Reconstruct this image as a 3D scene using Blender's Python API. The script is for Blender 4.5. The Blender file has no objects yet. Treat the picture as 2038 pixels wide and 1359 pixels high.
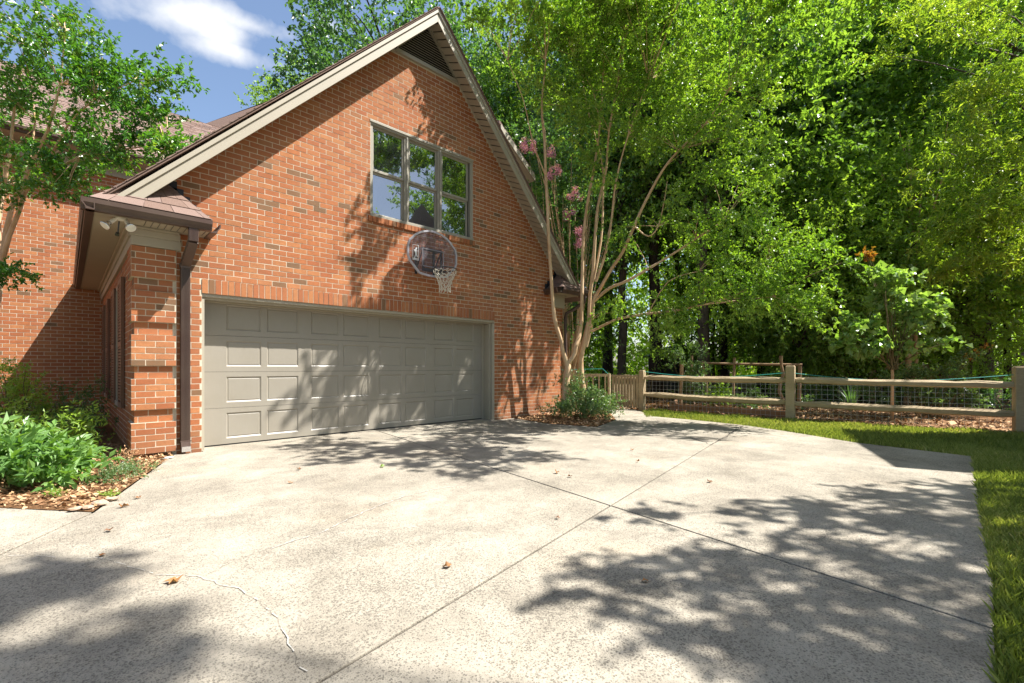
import bpy, math, random
import numpy as np
from mathutils import Vector, Matrix

# ------------------------------------------------------------------ camera, sky, sun, exposure
SC = bpy.context.scene
COL = SC.collection
F_PX, YAW, HOR, CAM_H = 917.0, math.radians(44.1), 730.0, 1.149
CO, SI = math.cos(YAW), math.sin(YAW)

cam_d = bpy.data.cameras.new('camera')
cam_d.sensor_width = 36.0
cam_d.lens = 36.0 * F_PX / 2038.0
cam_d.shift_y = (HOR - 679.5) / 2038.0
cam_d.clip_start = 0.05
cam_d.clip_end = 1000.0
cam = bpy.data.objects.new('camera', cam_d)
cam.location = (0, 0, CAM_H)
cam.rotation_euler = (math.radians(90), 0, -YAW)
COL.objects.link(cam)
SC.camera = cam

SUN = Vector((0.386, -0.376, 0.842)).normalized()      # towards the sun
SUN_EL = math.asin(SUN.z)
SUN_AZ = math.atan2(SUN.x, SUN.y)
sun_d = bpy.data.lights.new('sun', 'SUN')
sun_d.energy = 5.0
sun_d.angle = math.radians(0.48)
sun_d.color = (1.0, 0.965, 0.91)
sun = bpy.data.objects.new('sun', sun_d)
sun.rotation_euler = SUN.to_track_quat('Z', 'Y').to_euler()
COL.objects.link(sun)

world = bpy.data.worlds.new('World')
SC.world = world
world.use_nodes = True
wn, wl = world.node_tree.nodes, world.node_tree.links
wn.clear()
w_out = wn.new('ShaderNodeOutputWorld')
w_bg = wn.new('ShaderNodeBackground')
w_bg.inputs['Strength'].default_value = 0.09
w_sky = wn.new('ShaderNodeTexSky')
w_sky.sky_type = 'NISHITA'
w_sky.sun_disc = False
w_sky.sun_elevation = SUN_EL
w_sky.sun_rotation = SUN_AZ
w_sky.air_density = 1.0
w_sky.dust_density = 1.6
w_sky.ozone_density = 1.2
tc = wn.new('ShaderNodeTexCoord')
def wmath(op, a, b=None, c=None):
    n = wn.new('ShaderNodeMath'); n.operation = op
    for i, v in enumerate((a, b, c)):
        if v is None: continue
        if isinstance(v, (int, float)): n.inputs[i].default_value = v
        else: wl.new(v, n.inputs[i])
    return n.outputs[0]
# cumulus drifting in the west: puffs shaped by noise on the sky's direction
mp = wn.new('ShaderNodeMapping'); mp.inputs['Scale'].default_value = (1.0, 1.0, 1.25)
wl.new(tc.outputs['Generated'], mp.inputs['Vector'])
nz = wn.new('ShaderNodeTexNoise'); nz.inputs['Scale'].default_value = 8.0
nz.inputs['Detail'].default_value = 9; nz.inputs['Roughness'].default_value = 0.55
nz.inputs['Distortion'].default_value = 0.15
wl.new(mp.outputs[0], nz.inputs['Vector'])
def cloud_mask(u, v, su, sv):
    t = (u - 1019) / F_PX
    d = Vector((t * CO + SI, -t * SI + CO, (HOR - v) / F_PX)).normalized()
    up = Vector((0, 0, 1)); r = d.cross(up).normalized(); q = r.cross(d)
    terms = []
    for ax, s in ((r, su), (q, sv)):
        vs = wn.new('ShaderNodeVectorMath'); vs.operation = 'SUBTRACT'
        wl.new(tc.outputs['Generated'], vs.inputs[0]); vs.inputs[1].default_value = d
        dt = wn.new('ShaderNodeVectorMath'); dt.operation = 'DOT_PRODUCT'
        wl.new(vs.outputs[0], dt.inputs[0]); dt.inputs[1].default_value = ax / s
        terms.append(wmath('POWER', wmath('ABSOLUTE', dt.outputs['Value']), 2.0))
    return wmath('SUBTRACT', 1.0, wmath('SQRT', wmath('ADD', terms[0], terms[1])))
m = None
for cu, cv, su, sv in ((400, 45, .13, .034), (455, 100, .085, .022), (500, 50, .08, .02), (650, 55, .02, .02)):
    k = cloud_mask(cu, cv, su, sv)
    m = k if m is None else wmath('MAXIMUM', m, k)
dens = wmath('ADD', wmath('MULTIPLY', wmath('MAXIMUM', m, -1.4), 0.30), nz.outputs['Fac'])
cr = wn.new('ShaderNodeValToRGB')
cr.color_ramp.elements[0].position = 0.46; cr.color_ramp.elements[0].color = (0, 0, 0, 1)
cr.color_ramp.elements[1].position = 0.76; cr.color_ramp.elements[1].color = (1, 1, 1, 1)
wl.new(dens, cr.inputs['Fac'])
mx = wn.new('ShaderNodeMixRGB')
wl.new(cr.outputs['Color'], mx.inputs['Fac'])
wl.new(w_sky.outputs['Color'], mx.inputs['Color1'])
mx.inputs['Color2'].default_value = (4.4, 4.55, 4.85, 1)
wl.new(mx.outputs['Color'], w_bg.inputs['Color'])
wl.new(w_bg.outputs[0], w_out.inputs['Surface'])

SC.view_settings.view_transform = 'Standard'
SC.view_settings.look = 'None'
SC.view_settings.gamma = 1.0
SC.view_settings.use_curve_mapping = False
SC.view_settings.exposure = 1.34
SC.cycles.max_bounces = 6
SC.cycles.diffuse_bounces = 4
SC.cycles.transmission_bounces = 4
SC.cycles.transparent_max_bounces = 8
SC.cycles.use_denoising = True
SC.cycles.sample_clamp_indirect = 6.0

# ------------------------------------------------------------------ helpers
RNG = np.random.default_rng(7)
random.seed(7)

def at(u, v, zc):
    """world point seen at photo pixel (u, v) at distance zc along the view axis"""
    t = (u - 1019) / F_PX
    return Vector(((t * CO + SI) * zc, (-t * SI + CO) * zc, CAM_H + (HOR - v) / F_PX * zc))

def link(o, parent=None):
    COL.objects.link(o)
    if parent is not None: o.parent = parent
    return o

def tag(o, label=None, cat=None, group=None, kind=None):
    if label: o['label'] = label
    if cat: o['category'] = cat
    if group: o['group'] = group
    if kind: o['kind'] = kind
    return o

def thing(name, label, cat, loc=(0, 0, 0), rz=0.0, group=None):
    o = bpy.data.objects.new(name, None)
    o.location = loc; o.rotation_euler = (0, 0, rz); o.empty_display_size = 0.2
    link(o); tag(o, label, cat, group)
    return o

def copy_thing(root, loc, rz=0.0, scale=1.0, label=None):
    r = root.copy(); COL.objects.link(r)
    r.location = loc; r.rotation_euler = (0, 0, rz); r.scale = (scale,) * 3
    if label: r['label'] = label
    for ch in root.children:
        c = ch.copy(); COL.objects.link(c); c.parent = r
    return r

class MB:
    """collects quads / tris / n-gons and links them as one mesh object"""
    def __init__(s): s.v = []; s.f = []; s.r = []
    def add(s, verts, faces, rnd=0.5):
        o = len(s.v); s.v += [tuple(p) for p in verts]; s.r += [rnd] * len(verts)
        s.f += [tuple(i + o for i in f) for f in faces]
    def box(s, x0, x1, y0, y1, z0, z1, rnd=0.5, M=None):
        v = [(x0,y0,z0),(x1,y0,z0),(x1,y1,z0),(x0,y1,z0),(x0,y0,z1),(x1,y0,z1),(x1,y1,z1),(x0,y1,z1)]
        if M is not None: v = [tuple(M @ Vector(p)) for p in v]
        s.add(v, [(0,3,2,1),(4,5,6,7),(0,1,5,4),(1,2,6,5),(2,3,7,6),(3,0,4,7)], rnd)
    def prism(s, poly, d, rnd=0.5):
        """poly: 3D points in a plane, extruded by vector d"""
        n = len(poly); d = Vector(d); a = [Vector(p) for p in poly]
        v = [tuple(p) for p in a] + [tuple(p + d) for p in a]
        s.add(v, [tuple(range(n)), tuple(range(2*n-1, n-1, -1))] + [(i, i+n, (i+1) % n + n, (i+1) % n) for i in range(n)], rnd)
    def beam(s, a, b, w, h, rnd=0.5, up=(0, 0, 1)):
        a, b = Vector(a), Vector(b); d = (b - a).normalized(); up = Vector(up)
        sd = d.cross(up).normalized() * w / 2; u2 = sd.normalized().cross(d).normalized() * h / 2
        v = [a-sd-u2, a+sd-u2, a+sd+u2, a-sd+u2, b-sd-u2, b+sd-u2, b+sd+u2, b-sd+u2]
        s.add(v, [(3,2,1,0),(4,5,6,7),(0,1,5,4),(1,2,6,5),(2,3,7,6),(3,0,4,7)], rnd)
    def tube(s, pts, rad, n=8, rnd=0.5, cap=True, jit=0.0):
        P = [Vector(p) for p in pts]
        R = rad if isinstance(rad, (list, tuple)) else [rad] * len(P)
        t0 = (P[1] - P[0]).normalized()
        ax = t0.cross(Vector((0.31, 0.17, 0.93)))
        if ax.length < 1e-3: ax = t0.cross(Vector((1, 0, 0)))
        ax.normalize(); V = []; Fc = []
        for i, p in enumerate(P):
            t = (P[min(i+1, len(P)-1)] - P[max(i-1, 0)]).normalized()
            ax = (ax - t * ax.dot(t)).normalized(); b = t.cross(ax)
            for k in range(n):
                an = 2 * math.pi * k / n
                r = R[i] * (1 + (random.uniform(-jit, jit) if jit else 0))
                V.append(p + (ax * math.cos(an) + b * math.sin(an)) * r)
            if i: Fc += [((i-1)*n + k, (i-1)*n + (k+1) % n, i*n + (k+1) % n, i*n + k) for k in range(n)]
        if cap:
            Fc += [tuple(range(n-1, -1, -1)), tuple(range((len(P)-1)*n, len(P)*n))]
        s.add(V, Fc, rnd)
    def build(s, name, mat, parent=None, smooth=False, bevel=0.0):
        me = bpy.data.meshes.new(name)
        me.from_pydata(s.v, [], s.f)
        at_ = me.attributes.new('rnd', 'FLOAT', 'POINT'); at_.data.foreach_set('value', np.array(s.r, dtype=np.float32))
        me.materials.append(mat)
        if smooth: me.polygons.foreach_set('use_smooth', [True] * len(me.polygons))
        me.update()
        o = bpy.data.objects.new(name, me)
        if bevel:
            b = o.modifiers.new('bevel', 'BEVEL'); b.width = bevel; b.segments = 2; b.limit_method = 'ANGLE'
        return link(o, parent)

def np_mesh(name, V, Fq, rnd, mat, parent=None, obj=True):
    """fast mesh from numpy quads"""
    me = bpy.data.meshes.new(name)
    nv, nf, k = len(V), len(Fq), Fq.shape[1]
    me.vertices.add(nv); me.vertices.foreach_set('co', np.asarray(V, np.float32).ravel())
    me.loops.add(nf * k); me.loops.foreach_set('vertex_index', np.asarray(Fq, np.int32).ravel())
    me.polygons.add(nf)
    me.polygons.foreach_set('loop_start', np.arange(0, nf * k, k, dtype=np.int32))
    me.polygons.foreach_set('loop_total', np.full(nf, k, dtype=np.int32))
    a = me.attributes.new('rnd', 'FLOAT', 'POINT'); a.data.foreach_set('value', np.asarray(rnd, np.float32))
    me.materials.append(mat); me.polygons.foreach_set('use_smooth', [False] * nf); me.update(calc_edges=True)
    if not obj: return me
    return link(bpy.data.objects.new(name, me), parent)

# ------------------------------------------------------------------ materials
class NT:
    def __init__(s, name):
        s.m = bpy.data.materials.new(name); s.m.use_nodes = True
        s.n = s.m.node_tree.nodes; s.l = s.m.node_tree.links
        s.b = s.n['Principled BSDF']; s.out = s.n['Material Output']
    def new(s, t, **kw):
        n = s.n.new(t)
        for k, v in kw.items():
            if k in n.inputs: s.set(n, k, v)
            else: setattr(n, k, v)
        return n
    def set(s, n, k, v):
        if hasattr(v, 'is_output') or isinstance(v, bpy.types.NodeSocket): s.l.new(v, n.inputs[k])
        else: n.inputs[k].default_value = v
    def pos(s): return s.new('ShaderNodeNewGeometry').outputs['Position']
    def obj(s): return s.new('ShaderNodeTexCoord').outputs['Object']
    def attr(s): return s.new('ShaderNodeAttribute', attribute_name='rnd').outputs['Fac']
    def noise(s, vec, scale, detail=4, rough=.55, sc3=None, out='Fac', dist=0.0):
        if sc3 is not None:
            mp = s.new('ShaderNodeMapping'); s.l.new(vec, mp.inputs['Vector']); mp.inputs['Scale'].default_value = sc3; vec = mp.outputs[0]
        n = s.new('ShaderNodeTexNoise'); s.l.new(vec, n.inputs['Vector'])
        n.inputs['Scale'].default_value = scale; n.inputs['Detail'].default_value = detail; n.inputs['Roughness'].default_value = rough
        n.inputs['Distortion'].default_value = dist
        return n.outputs[out]
    def ramp(s, fac, stops, interp='LINEAR'):
        r = s.new('ShaderNodeValToRGB'); r.color_ramp.interpolation = interp
        e = r.color_ramp.elements
        while len(e) < len(stops): e.new(0.5)
        for el, (p, c) in zip(e, stops):
            el.position = p; el.color = (c, c, c, 1) if isinstance(c, (int, float)) else (*c, 1)
        s.l.new(fac, r.inputs['Fac']); return r.outputs['Color']
    def mix(s, fac, a, b, mode='MIX'):
        n = s.new('ShaderNodeMixRGB', blend_type=mode)
        for k, v in (('Fac', fac), ('Color1', a), ('Color2', b)):
            if isinstance(v, bpy.types.NodeSocket): s.l.new(v, n.inputs[k])
            else: n.inputs[k].default_value = v if isinstance(v, (int, float)) else (*v, 1)
        return n.outputs['Color']
    def math(s, op, a, b=None):
        n = s.new('ShaderNodeMath', operation=op)
        for i, v in enumerate((a, b)):
            if v is None: continue
            if isinstance(v, (int, float)): n.inputs[i].default_value = v
            else: s.l.new(v, n.inputs[i])
        return n.outputs[0]
    def bump(s, h, strength=.4, dist=.01):
        b = s.new('ShaderNodeBump'); b.inputs['Strength'].default_value = strength; b.inputs['Distance'].default_value = dist
        s.l.new(h, b.inputs['Height']); s.l.new(b.outputs[0], s.b.inputs['Normal'])
    def done(s, color=None, rough=.7, spec=.3):
        if color is not None:
            if isinstance(color, bpy.types.NodeSocket): s.l.new(color, s.b.inputs['Base Color'])
            else: s.b.inputs['Base Color'].default_value = (*color, 1)
        if isinstance(rough, bpy.types.NodeSocket): s.l.new(rough, s.b.inputs['Roughness'])
        else: s.b.inputs['Roughness'].default_value = rough
        s.b.inputs['Specular IOR Level'].default_value = spec
        return s.m

def mk_brick():
    t = NT('brick'); p = t.pos(); r = t.attr()
    base = t.ramp(r, [(0, (.33, .108, .046)), (.25, (.42, .150, .058)), (.5, (.35, .110, .046)), (.72, (.46, .190, .078)),
                      (.88, (.39, .155, .065)), (.925, (.20, .115, .06)), (1, (.15, .095, .055))])
    n1 = t.noise(p, 22, 5, .65)
    c = t.mix(t.ramp(n1, [(.35, 0), (.68, .8)]), base, t.mix(.5, base, (.24, .10, .045)))
    n2 = t.noise(p, 160, 3, .7)
    c = t.mix(t.ramp(n2, [(.52, 0), (.70, .65)]), c, (.16, .07, .04))
    n3 = t.noise(p, 1.3, 4, .6, sc3=(1, 1, .45))
    c = t.mix(t.ramp(n3, [(.42, 0), (.75, .16)]), c, (.46, .30, .19))
    sx = t.new('ShaderNodeSeparateXYZ'); t.l.new(p, sx.inputs[0])
    low = t.math('ADD', sx.outputs['Z'], t.math('MULTIPLY', t.noise(p, 2.5, 5, .6), .5))
    c = t.mix(t.ramp(low, [(.22, .55), (.62, 0)]), c, (.24, .13, .075))
    dk = t.noise(p, .9, 5, .65); c = t.mix(t.ramp(dk, [(.48, 0), (.72, .35)]), c, (.20, .085, .04))
    t.bump(t.math('ADD', n1, t.math('MULTIPLY', n2, .6)), .3, .003)
    return t.done(c, .88, .2)
def mk_mortar():
    t = NT('mortar'); p = t.pos(); n = t.noise(p, 60, 4, .7); n2 = t.noise(p, 3, 4)
    c = t.mix(t.ramp(n, [(.3, 0), (.7, 1)]), (.50, .43, .33), (.64, .56, .44))
    c = t.mix(t.ramp(n2, [(.45, 0), (.7, .35)]), c, (.36, .29, .2))
    t.bump(n, .5, .004); return t.done(c, .95, .1)
def mk_paint(name, col, rough=.45, var=.12, dirt=(.2, .17, .12)):
    t = NT(name); p = t.pos(); n = t.noise(p, 2.2, 5, .6); n2 = t.noise(p, 40, 3, .6, sc3=(1, 1, .15))
    c = t.mix(t.ramp(n, [(.4, 0), (.75, var)]), col, dirt)
    c = t.mix(t.ramp(n2, [(.5, 0), (.8, var)]), c, tuple(x * 1.12 for x in col))
    t.bump(t.noise(p, 150, 2), .08, .002); return t.done(c, rough, .4)
def mk_shingle():
    t = NT('shingle'); p = t.pos(); r = t.attr()
    c = t.ramp(r, [(0, (.135, .085, .065)), (.35, (.19, .125, .10)), (.6, (.165, .115, .10)), (.85, (.23, .155, .125)), (1, (.12, .085, .075))])
    n = t.noise(p, 260, 2, .7); c = t.mix(t.ramp(n, [(.4, 0), (.65, .5)]), c, (.28, .21, .18))
    t.bump(n, .5, .004); return t.done(c, .95, .15)
def mk_concrete():
    t = NT('concrete'); p = t.pos()
    big = t.noise(p, .55, 6, .6); mid = t.noise(p, 3.2, 6, .68, dist=.4)
    c = t.mix(t.ramp(big, [(.35, 0), (.66, 1)]), (.39, .350, .282), (.32, .284, .224))
    c = t.mix(t.ramp(mid, [(.44, 0), (.72, .5)]), c, (.24, .21, .165))
    rust = t.noise(p, .9, 4, .5, sc3=(1, 1, 1.7)); c = t.mix(t.ramp(rust, [(.56, 0), (.75, .30)]), c, (.36, .26, .155))
    # exposed aggregate pits: denser where the cream layer has worn off
    wear = t.noise(p, 1.1, 5, .7)
    def pits(scale, lo, hi, amt):
        v = t.new('ShaderNodeTexVoronoi', feature='F1'); t.l.new(p, v.inputs['Vector']); v.inputs['Scale'].default_value = scale
        sp = t.new('ShaderNodeSeparateColor'); t.l.new(v.outputs['Color'], sp.inputs[0])
        gate = t.math('ADD', sp.outputs[0], t.math('MULTIPLY', t.math('SUBTRACT', wear, .5), 1.6))
        size = t.math('SUBTRACT', v.outputs['Distance'], t.math('MULTIPLY', gate, .34))
        size = t.math('ADD', size, t.math('MULTIPLY', t.math('SUBTRACT', t.noise(p, scale * 2.2, 2, .6), .5), .5))
        return t.ramp(size, [(lo, amt), (hi, 0)])
    pm = pits(82, .06, .2, .62); pm2 = pits(150, .08, .24, .6); grime = t.noise(p, 1.7, 7, .75, dist=.8)
    c = t.mix(t.ramp(grime, [(.47, 0), (.70, .62)]), c, (.155, .135, .105))
    sb_ = t.noise(p, 48, 4, .8); c = t.mix(t.ramp(t.math('ADD', sb_, t.math('MULTIPLY', t.math('SUBTRACT', wear, .5), .5)), [(.50, 0), (.68, .5)]), c, (.12, .105, .082))
    c = t.mix(pm, c, (.085, .074, .06)); c = t.mix(pm2, c, (.11, .098, .08))
    fine = t.noise(p, 230, 3, .7); c = t.mix(t.ramp(fine, [(.55, 0), (.7, .35)]), c, (.2, .18, .15))
    c = t.mix(t.ramp(fine, [(.28, .3), (.42, 0)]), c, (.52, .48, .40))
    h = t.math('SUBTRACT', t.math('MULTIPLY', fine, .4), t.math('MULTIPLY', pm, .6))
    t.bump(h, .7, .006); return t.done(c, .9, .2)
def mk_soil(name, a, b, cc, sc=18):
    t = NT(name); p = t.pos(); n = t.noise(p, sc, 6, .75); n2 = t.noise(p, .7, 4)
    c = t.ramp(n, [(.3, a), (.5, b), (.72, cc)]); c = t.mix(t.ramp(n2, [(.4, 0), (.7, .4)]), c, a)
    t.bump(n, .9, .03); return t.done(c, .95, .1)
def mk_wood(name, a, b, sc=(2, 2, 30), spec=.2):
    t = NT(name); p = t.obj(); r = t.attr()
    n = t.noise(p, 6, 6, .7, sc3=sc); n2 = t.noise(t.pos(), 3.0, 5, .6)
    c = t.mix(t.ramp(n, [(.3, 0), (.7, 1)]), a, b)
    c = t.mix(t.ramp(n2, [(.42, 0), (.7, .5)]), c, tuple(x * .55 for x in a))
    c = t.mix(t.math('MULTIPLY', r, .35), c, b)
    t.bump(n, .7, .01); return t.done(c, .85, spec)
def mk_bark(name, a, b, sc=14, z=.25, bump=.03):
    t = NT(name); p = t.pos(); n = t.noise(p, sc, 6, .7, sc3=(1, 1, z)); n2 = t.noise(p, 2.4, 4)
    c = t.mix(t.ramp(n, [(.35, 0), (.65, 1)]), a, b); c = t.mix(t.ramp(n2, [(.45, 0), (.65, .55)]), c, tuple((x + y) * .62 for x, y in zip(a, b)))
    t.bump(n, .8, bump); return t.done(c, .85, .2)
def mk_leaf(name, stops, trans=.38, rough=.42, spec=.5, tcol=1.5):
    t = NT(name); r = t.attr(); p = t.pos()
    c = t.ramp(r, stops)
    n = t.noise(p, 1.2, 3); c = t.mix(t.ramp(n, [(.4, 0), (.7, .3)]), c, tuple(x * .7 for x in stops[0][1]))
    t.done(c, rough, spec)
    tr = t.new('ShaderNodeBsdfTranslucent')
    tcn = t.mix(1.0, c, (tcol * 1.15, tcol * 1.25, tcol * .35), 'MULTIPLY'); t.l.new(tcn, tr.inputs['Color'])
    mx = t.new('ShaderNodeMixShader'); mx.inputs[0].default_value = trans
    t.l.new(t.b.outputs[0], mx.inputs[1]); t.l.new(tr.outputs[0], mx.inputs[2]); t.l.new(mx.outputs[0], t.out.inputs['Surface'])
    return t.m
def mk_plain(name, col, rough=.5, spec=.4, metal=0.0):
    t = NT(name); p = t.pos(); n = t.noise(p, 30, 3)
    c = t.mix(t.ramp(n, [(.4, 0), (.7, .3)]), col, tuple(x * .75 for x in col)); t.b.inputs['Metallic'].default_value = metal
    return t.done(c, rough, spec)
def mk_glass(name, tint=(.012, .013, .014), refl=.27):
    t = NT(name); t.done(tint, .1, .5)
    g = t.new('ShaderNodeBsdfGlossy'); g.inputs['Roughness'].default_value = .006; g.inputs['Color'].default_value = (.92, .96, 1, 1)
    n = t.noise(t.pos(), 1.6, 2); b = t.new('ShaderNodeBump'); b.inputs['Strength'].default_value = .04; b.inputs['Distance'].default_value = .05
    t.l.new(n, b.inputs['Height']); t.l.new(b.outputs[0], g.inputs['Normal'])
    mx = t.new('ShaderNodeMixShader'); mx.inputs[0].default_value = refl
    t.l.new(t.b.outputs[0], mx.inputs[1]); t.l.new(g.outputs[0], mx.inputs[2]); t.l.new(mx.outputs[0], t.out.inputs['Surface'])
    return t.m
def mk_clear(name):
    t = NT(name); tr = t.new('ShaderNodeBsdfTransparent'); tr.inputs['Color'].default_value = (.86, .84, .86, 1)
    t.done((.35, .33, .36), .12, .6)
    mx = t.new('ShaderNodeMixShader'); mx.inputs[0].default_value = .13
    t.l.new(tr.outputs[0], mx.inputs[1]); t.l.new(t.b.outputs[0], mx.inputs[2]); t.l.new(mx.outputs[0], t.out.inputs['Surface'])
    return t.m

M = {}
M['brick'] = mk_brick(); M['mortar'] = mk_mortar()
M['trim'] = mk_paint('taupe_trim_paint', (.37, .33, .255), .5)
M['door'] = mk_paint('garage_door_paint', (.29, .262, .215), .42, .25)
M['frame'] = mk_paint('window_frame_paint', (.30, .275, .22), .5)
M['gutter'] = mk_paint('bronze_aluminium', (.075, .045, .035), .38, .2)
M['shutter'] = mk_paint('brown_shutter_paint', (.16, .075, .045), .5, .2)
M['flash'] = mk_plain('dark_flashing', (.018, .02, .028), .5)
M['shingle'] = mk_shingle(); M['concrete'] = mk_concrete()
M['black'] = mk_plain('black_rubber', (.012, .012, .012), .7)
M['ground'] = mk_soil('forest_floor', (.03, .022, .012), (.075, .05, .028), (.15, .10, .06), 9)
M['lawn'] = mk_soil('lawn_soil', (.06, .07, .02), (.14, .13, .05), (.26, .19, .10), 30)
M['mulch_base'] = mk_soil('mulch_soil', (.08, .04, .018), (.20, .105, .05), (.34, .20, .10), 45)
M['wood'] = mk_wood('weathered_cedar', (.36, .265, .155), (.54, .43, .28))
M['pole'] = mk_wood('rustic_pole_wood', (.27, .16, .085), (.40, .27, .16))
M['board'] = mk_wood('reddish_raised_bed_board', (.20, .10, .055), (.32, .19, .11))
M['bark'] = mk_bark('grey_oak_bark', (.055, .042, .032), (.17, .135, .105), 16)
M['barkd'] = mk_bark('dark_pine_bark', (.022, .017, .014), (.07, .052, .04), 14)
M['myrtle'] = mk_bark('smooth_myrtle_bark', (.46, .28, .15), (.68, .50, .32), 6, .3, .006)
M['stem'] = mk_bark('green_brown_stem', (.12, .09, .04), (.2, .16, .08), 12, .3, .004)
G = lambda *k: [(i / (len(k) - 1), c) for i, c in enumerate(k)]
M['l_myrtle'] = mk_leaf('crape_myrtle_leaf', G((.11, .215, .03), (.18, .31, .045), (.27, .40, .065), (.40, .50, .10)), .36, .42, .5, 1.3)
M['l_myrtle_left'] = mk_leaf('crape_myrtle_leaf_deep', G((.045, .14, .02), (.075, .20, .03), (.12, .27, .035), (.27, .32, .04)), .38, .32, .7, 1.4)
M['l_oak'] = mk_leaf('oak_leaf', G((.09, .17, .04), (.155, .26, .06), (.23, .35, .08), (.34, .45, .12)), .42, .38, .6)
M['l_dark'] = mk_leaf('dark_evergreen_leaf', G((.035, .09, .045), (.065, .145, .06), (.105, .20, .07), (.17, .28, .09)), .4, .36, .7)
M['l_light'] = mk_leaf('understorey_leaf', G((.14, .24, .045), (.22, .34, .065), (.31, .43, .09), (.42, .52, .15)), .46, .4, .6)
M['l_far'] = mk_leaf('far_leaf_sun_in_colour', G((.2, .3, .06), (.36, .48, .09), (.50, .58, .14)), .5, .5, .4)  # bright leaf colour stands in for sun that the shaded far wood lacks
M['l_yellow'] = mk_leaf('yellow_green_leaf', G((.15, .25, .035), (.24, .35, .05), (.35, .43, .08), (.48, .50, .13)), .45, .45, .5, 1.2)
M['l_big'] = mk_leaf('broad_garden_leaf', G((.07, .16, .035), (.12, .24, .055), (.18, .31, .085), (.28, .40, .14)), .32, .42, .45)
M['l_sap'] = mk_leaf('pale_maple_leaf', G((.12, .22, .06), (.19, .31, .09), (.27, .38, .14), (.38, .48, .22)), .34, .35, .7)
M['l_shrub'] = mk_leaf('grey_green_leaf', G((.05, .11, .03), (.10, .18, .06), (.17, .26, .11), (.28, .35, .18)), .28, .36, .6)
M['l_iris'] = mk_leaf('iris_leaf', G((.08, .16, .08), (.13, .22, .12), (.20, .30, .17)), .3, .4)
M['l_grass'] = mk_leaf('grass_blade', G((.15, .19, .05), (.26, .30, .09), (.38, .39, .15), (.58, .50, .28)), .38, .5, .35)
M['l_pink'] = mk_leaf('pink_blossom', G((.52, .20, .42), (.66, .30, .52), (.80, .46, .64)), .3, .6, .2, 1.0)
M['l_orange'] = mk_leaf('orange_new_leaf', G((.35, .12, .03), (.5, .22, .05), (.40, .25, .05)), .4, .5, .4, 1.0)
M['dead'] = mk_leaf('dead_leaf', G((.16, .07, .03), (.26, .12, .045), (.38, .20, .08)), .15, .6, .3, 1.0)
M['chip'] = mk_leaf('bark_chip', G((.16, .08, .04), (.33, .18, .085), (.48, .29, .15), (.60, .42, .25)), .0, .85, .2)
M['glass'] = mk_glass('window_glass'); M['clear'] = mk_clear('clear_acrylic')
M['white'] = mk_plain('white_plastic', (.72, .70, .62), .4); M['chrome'] = mk_plain('bulb_silver', (.7, .7, .72), .15, .8, .9)
M['metal'] = mk_plain('black_steel', (.02, .02, .022), .35, .6); M['wire'] = mk_plain('galvanised_wire', (.30, .32, .32), .35, .6, .6)
M['net'] = mk_plain('net_cord', (.66, .62, .52), .8); M['cord'] = mk_plain('teal_cord', (.03, .30, .26), .5)
M['filler'] = mk_plain('white_crack_filler', (.45, .43, .39), .8); M['joint'] = mk_plain('joint_dirt', (.05, .042, .034), .95)
M['stone'] = mk_bark('field_stone', (.30, .19, .12), (.48, .36, .27), 9, 1, .02); M['shed'] = mk_paint('grey_shed_siding', (.10, .10, .105), .7)
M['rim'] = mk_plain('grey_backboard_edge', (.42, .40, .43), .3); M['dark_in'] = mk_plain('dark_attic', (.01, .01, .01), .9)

# ------------------------------------------------------------------ ground
def sheet(name, poly, z, mat, kind='structure', parent=None):
    me = bpy.data.meshes.new(name); me.from_pydata([(x, y, z) for x, y in poly], [], [tuple(range(len(poly)))])
    me.materials.append(mat); o = link(bpy.data.objects.new(name, me), parent)
    if kind: o['kind'] = kind
    return o
sheet('ground', [(-150, -150), (250, -150), (250, 250), (-150, 250)], -0.10, M['ground'])
LAWN = [(-9, -9), (9, -9), (11.75, -3.0), (11.95, -.4), (11.45, 1.4), (11.25, 3.0), (11.2, 6.15), (10.6, 6.15), (9.2, 5.2), (8.0, .3), (2.0, .2), (1.9, -1.4), (-9, -1.5)]
sheet('lawn', LAWN, -0.03, M['lawn'])
def slab(name, poly, z0, z1, mat, parent, bev=.006):
    b = MB(); b.prism([(x, y, z0) for x, y in poly], (0, 0, z1 - z0)); o = b.build(name, mat, parent, bevel=bev); return o
def clip(poly, a, b, gap):
    """keep the part of poly left of the line a->b, pulled back by gap"""
    n = Vector((-(b[1]-a[1]), b[0]-a[0])).normalized(); d = lambda p: (p[0]-a[0])*n.x + (p[1]-a[1])*n.y - gap
    out = []
    for i in range(len(poly)):
        p, q = poly[i], poly[(i+1) % len(poly)]; dp, dq = d(p), d(q)
        if dp >= 0: out.append(p)
        if dp * dq < 0:
            t = dp / (dp - dq); out.append((p[0] + (q[0]-p[0])*t, p[1] + (q[1]-p[1])*t))
    return out
DRIVE = [(1.342, 7.785), (1.342, 7.40), (1.02, 7.40), (0.16, 4.91), (-.29, 4.19), (-1.2, 2.75), (-4, -1.5), (-4, -4), (1.6, -4), (2.0, -1.5),
         (2.43, -.02), (3.54, -.02), (5.56, .05), (8.37, .14), (8.50, .75), (8.63, 1.41), (9.25, 2.5), (9.62, 3.37), (9.76, 4.4), (9.80, 5.35),
         (9.57, 5.42), (8.6, 5.62), (7.29, 5.2), (7.0, 6.2), (7.2, 7.40), (6.71, 7.40), (6.71, 7.785)]
J = ((0.67, 1.70), (6.84, 2.84)); K = ((2.93, -.01), (3.99, 7.35))
drive = bpy.data.objects.new('driveway', None); link(drive); drive['kind'] = 'structure'
sheet('joint_base', DRIVE, -.012, M['joint'], None, drive)
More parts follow.
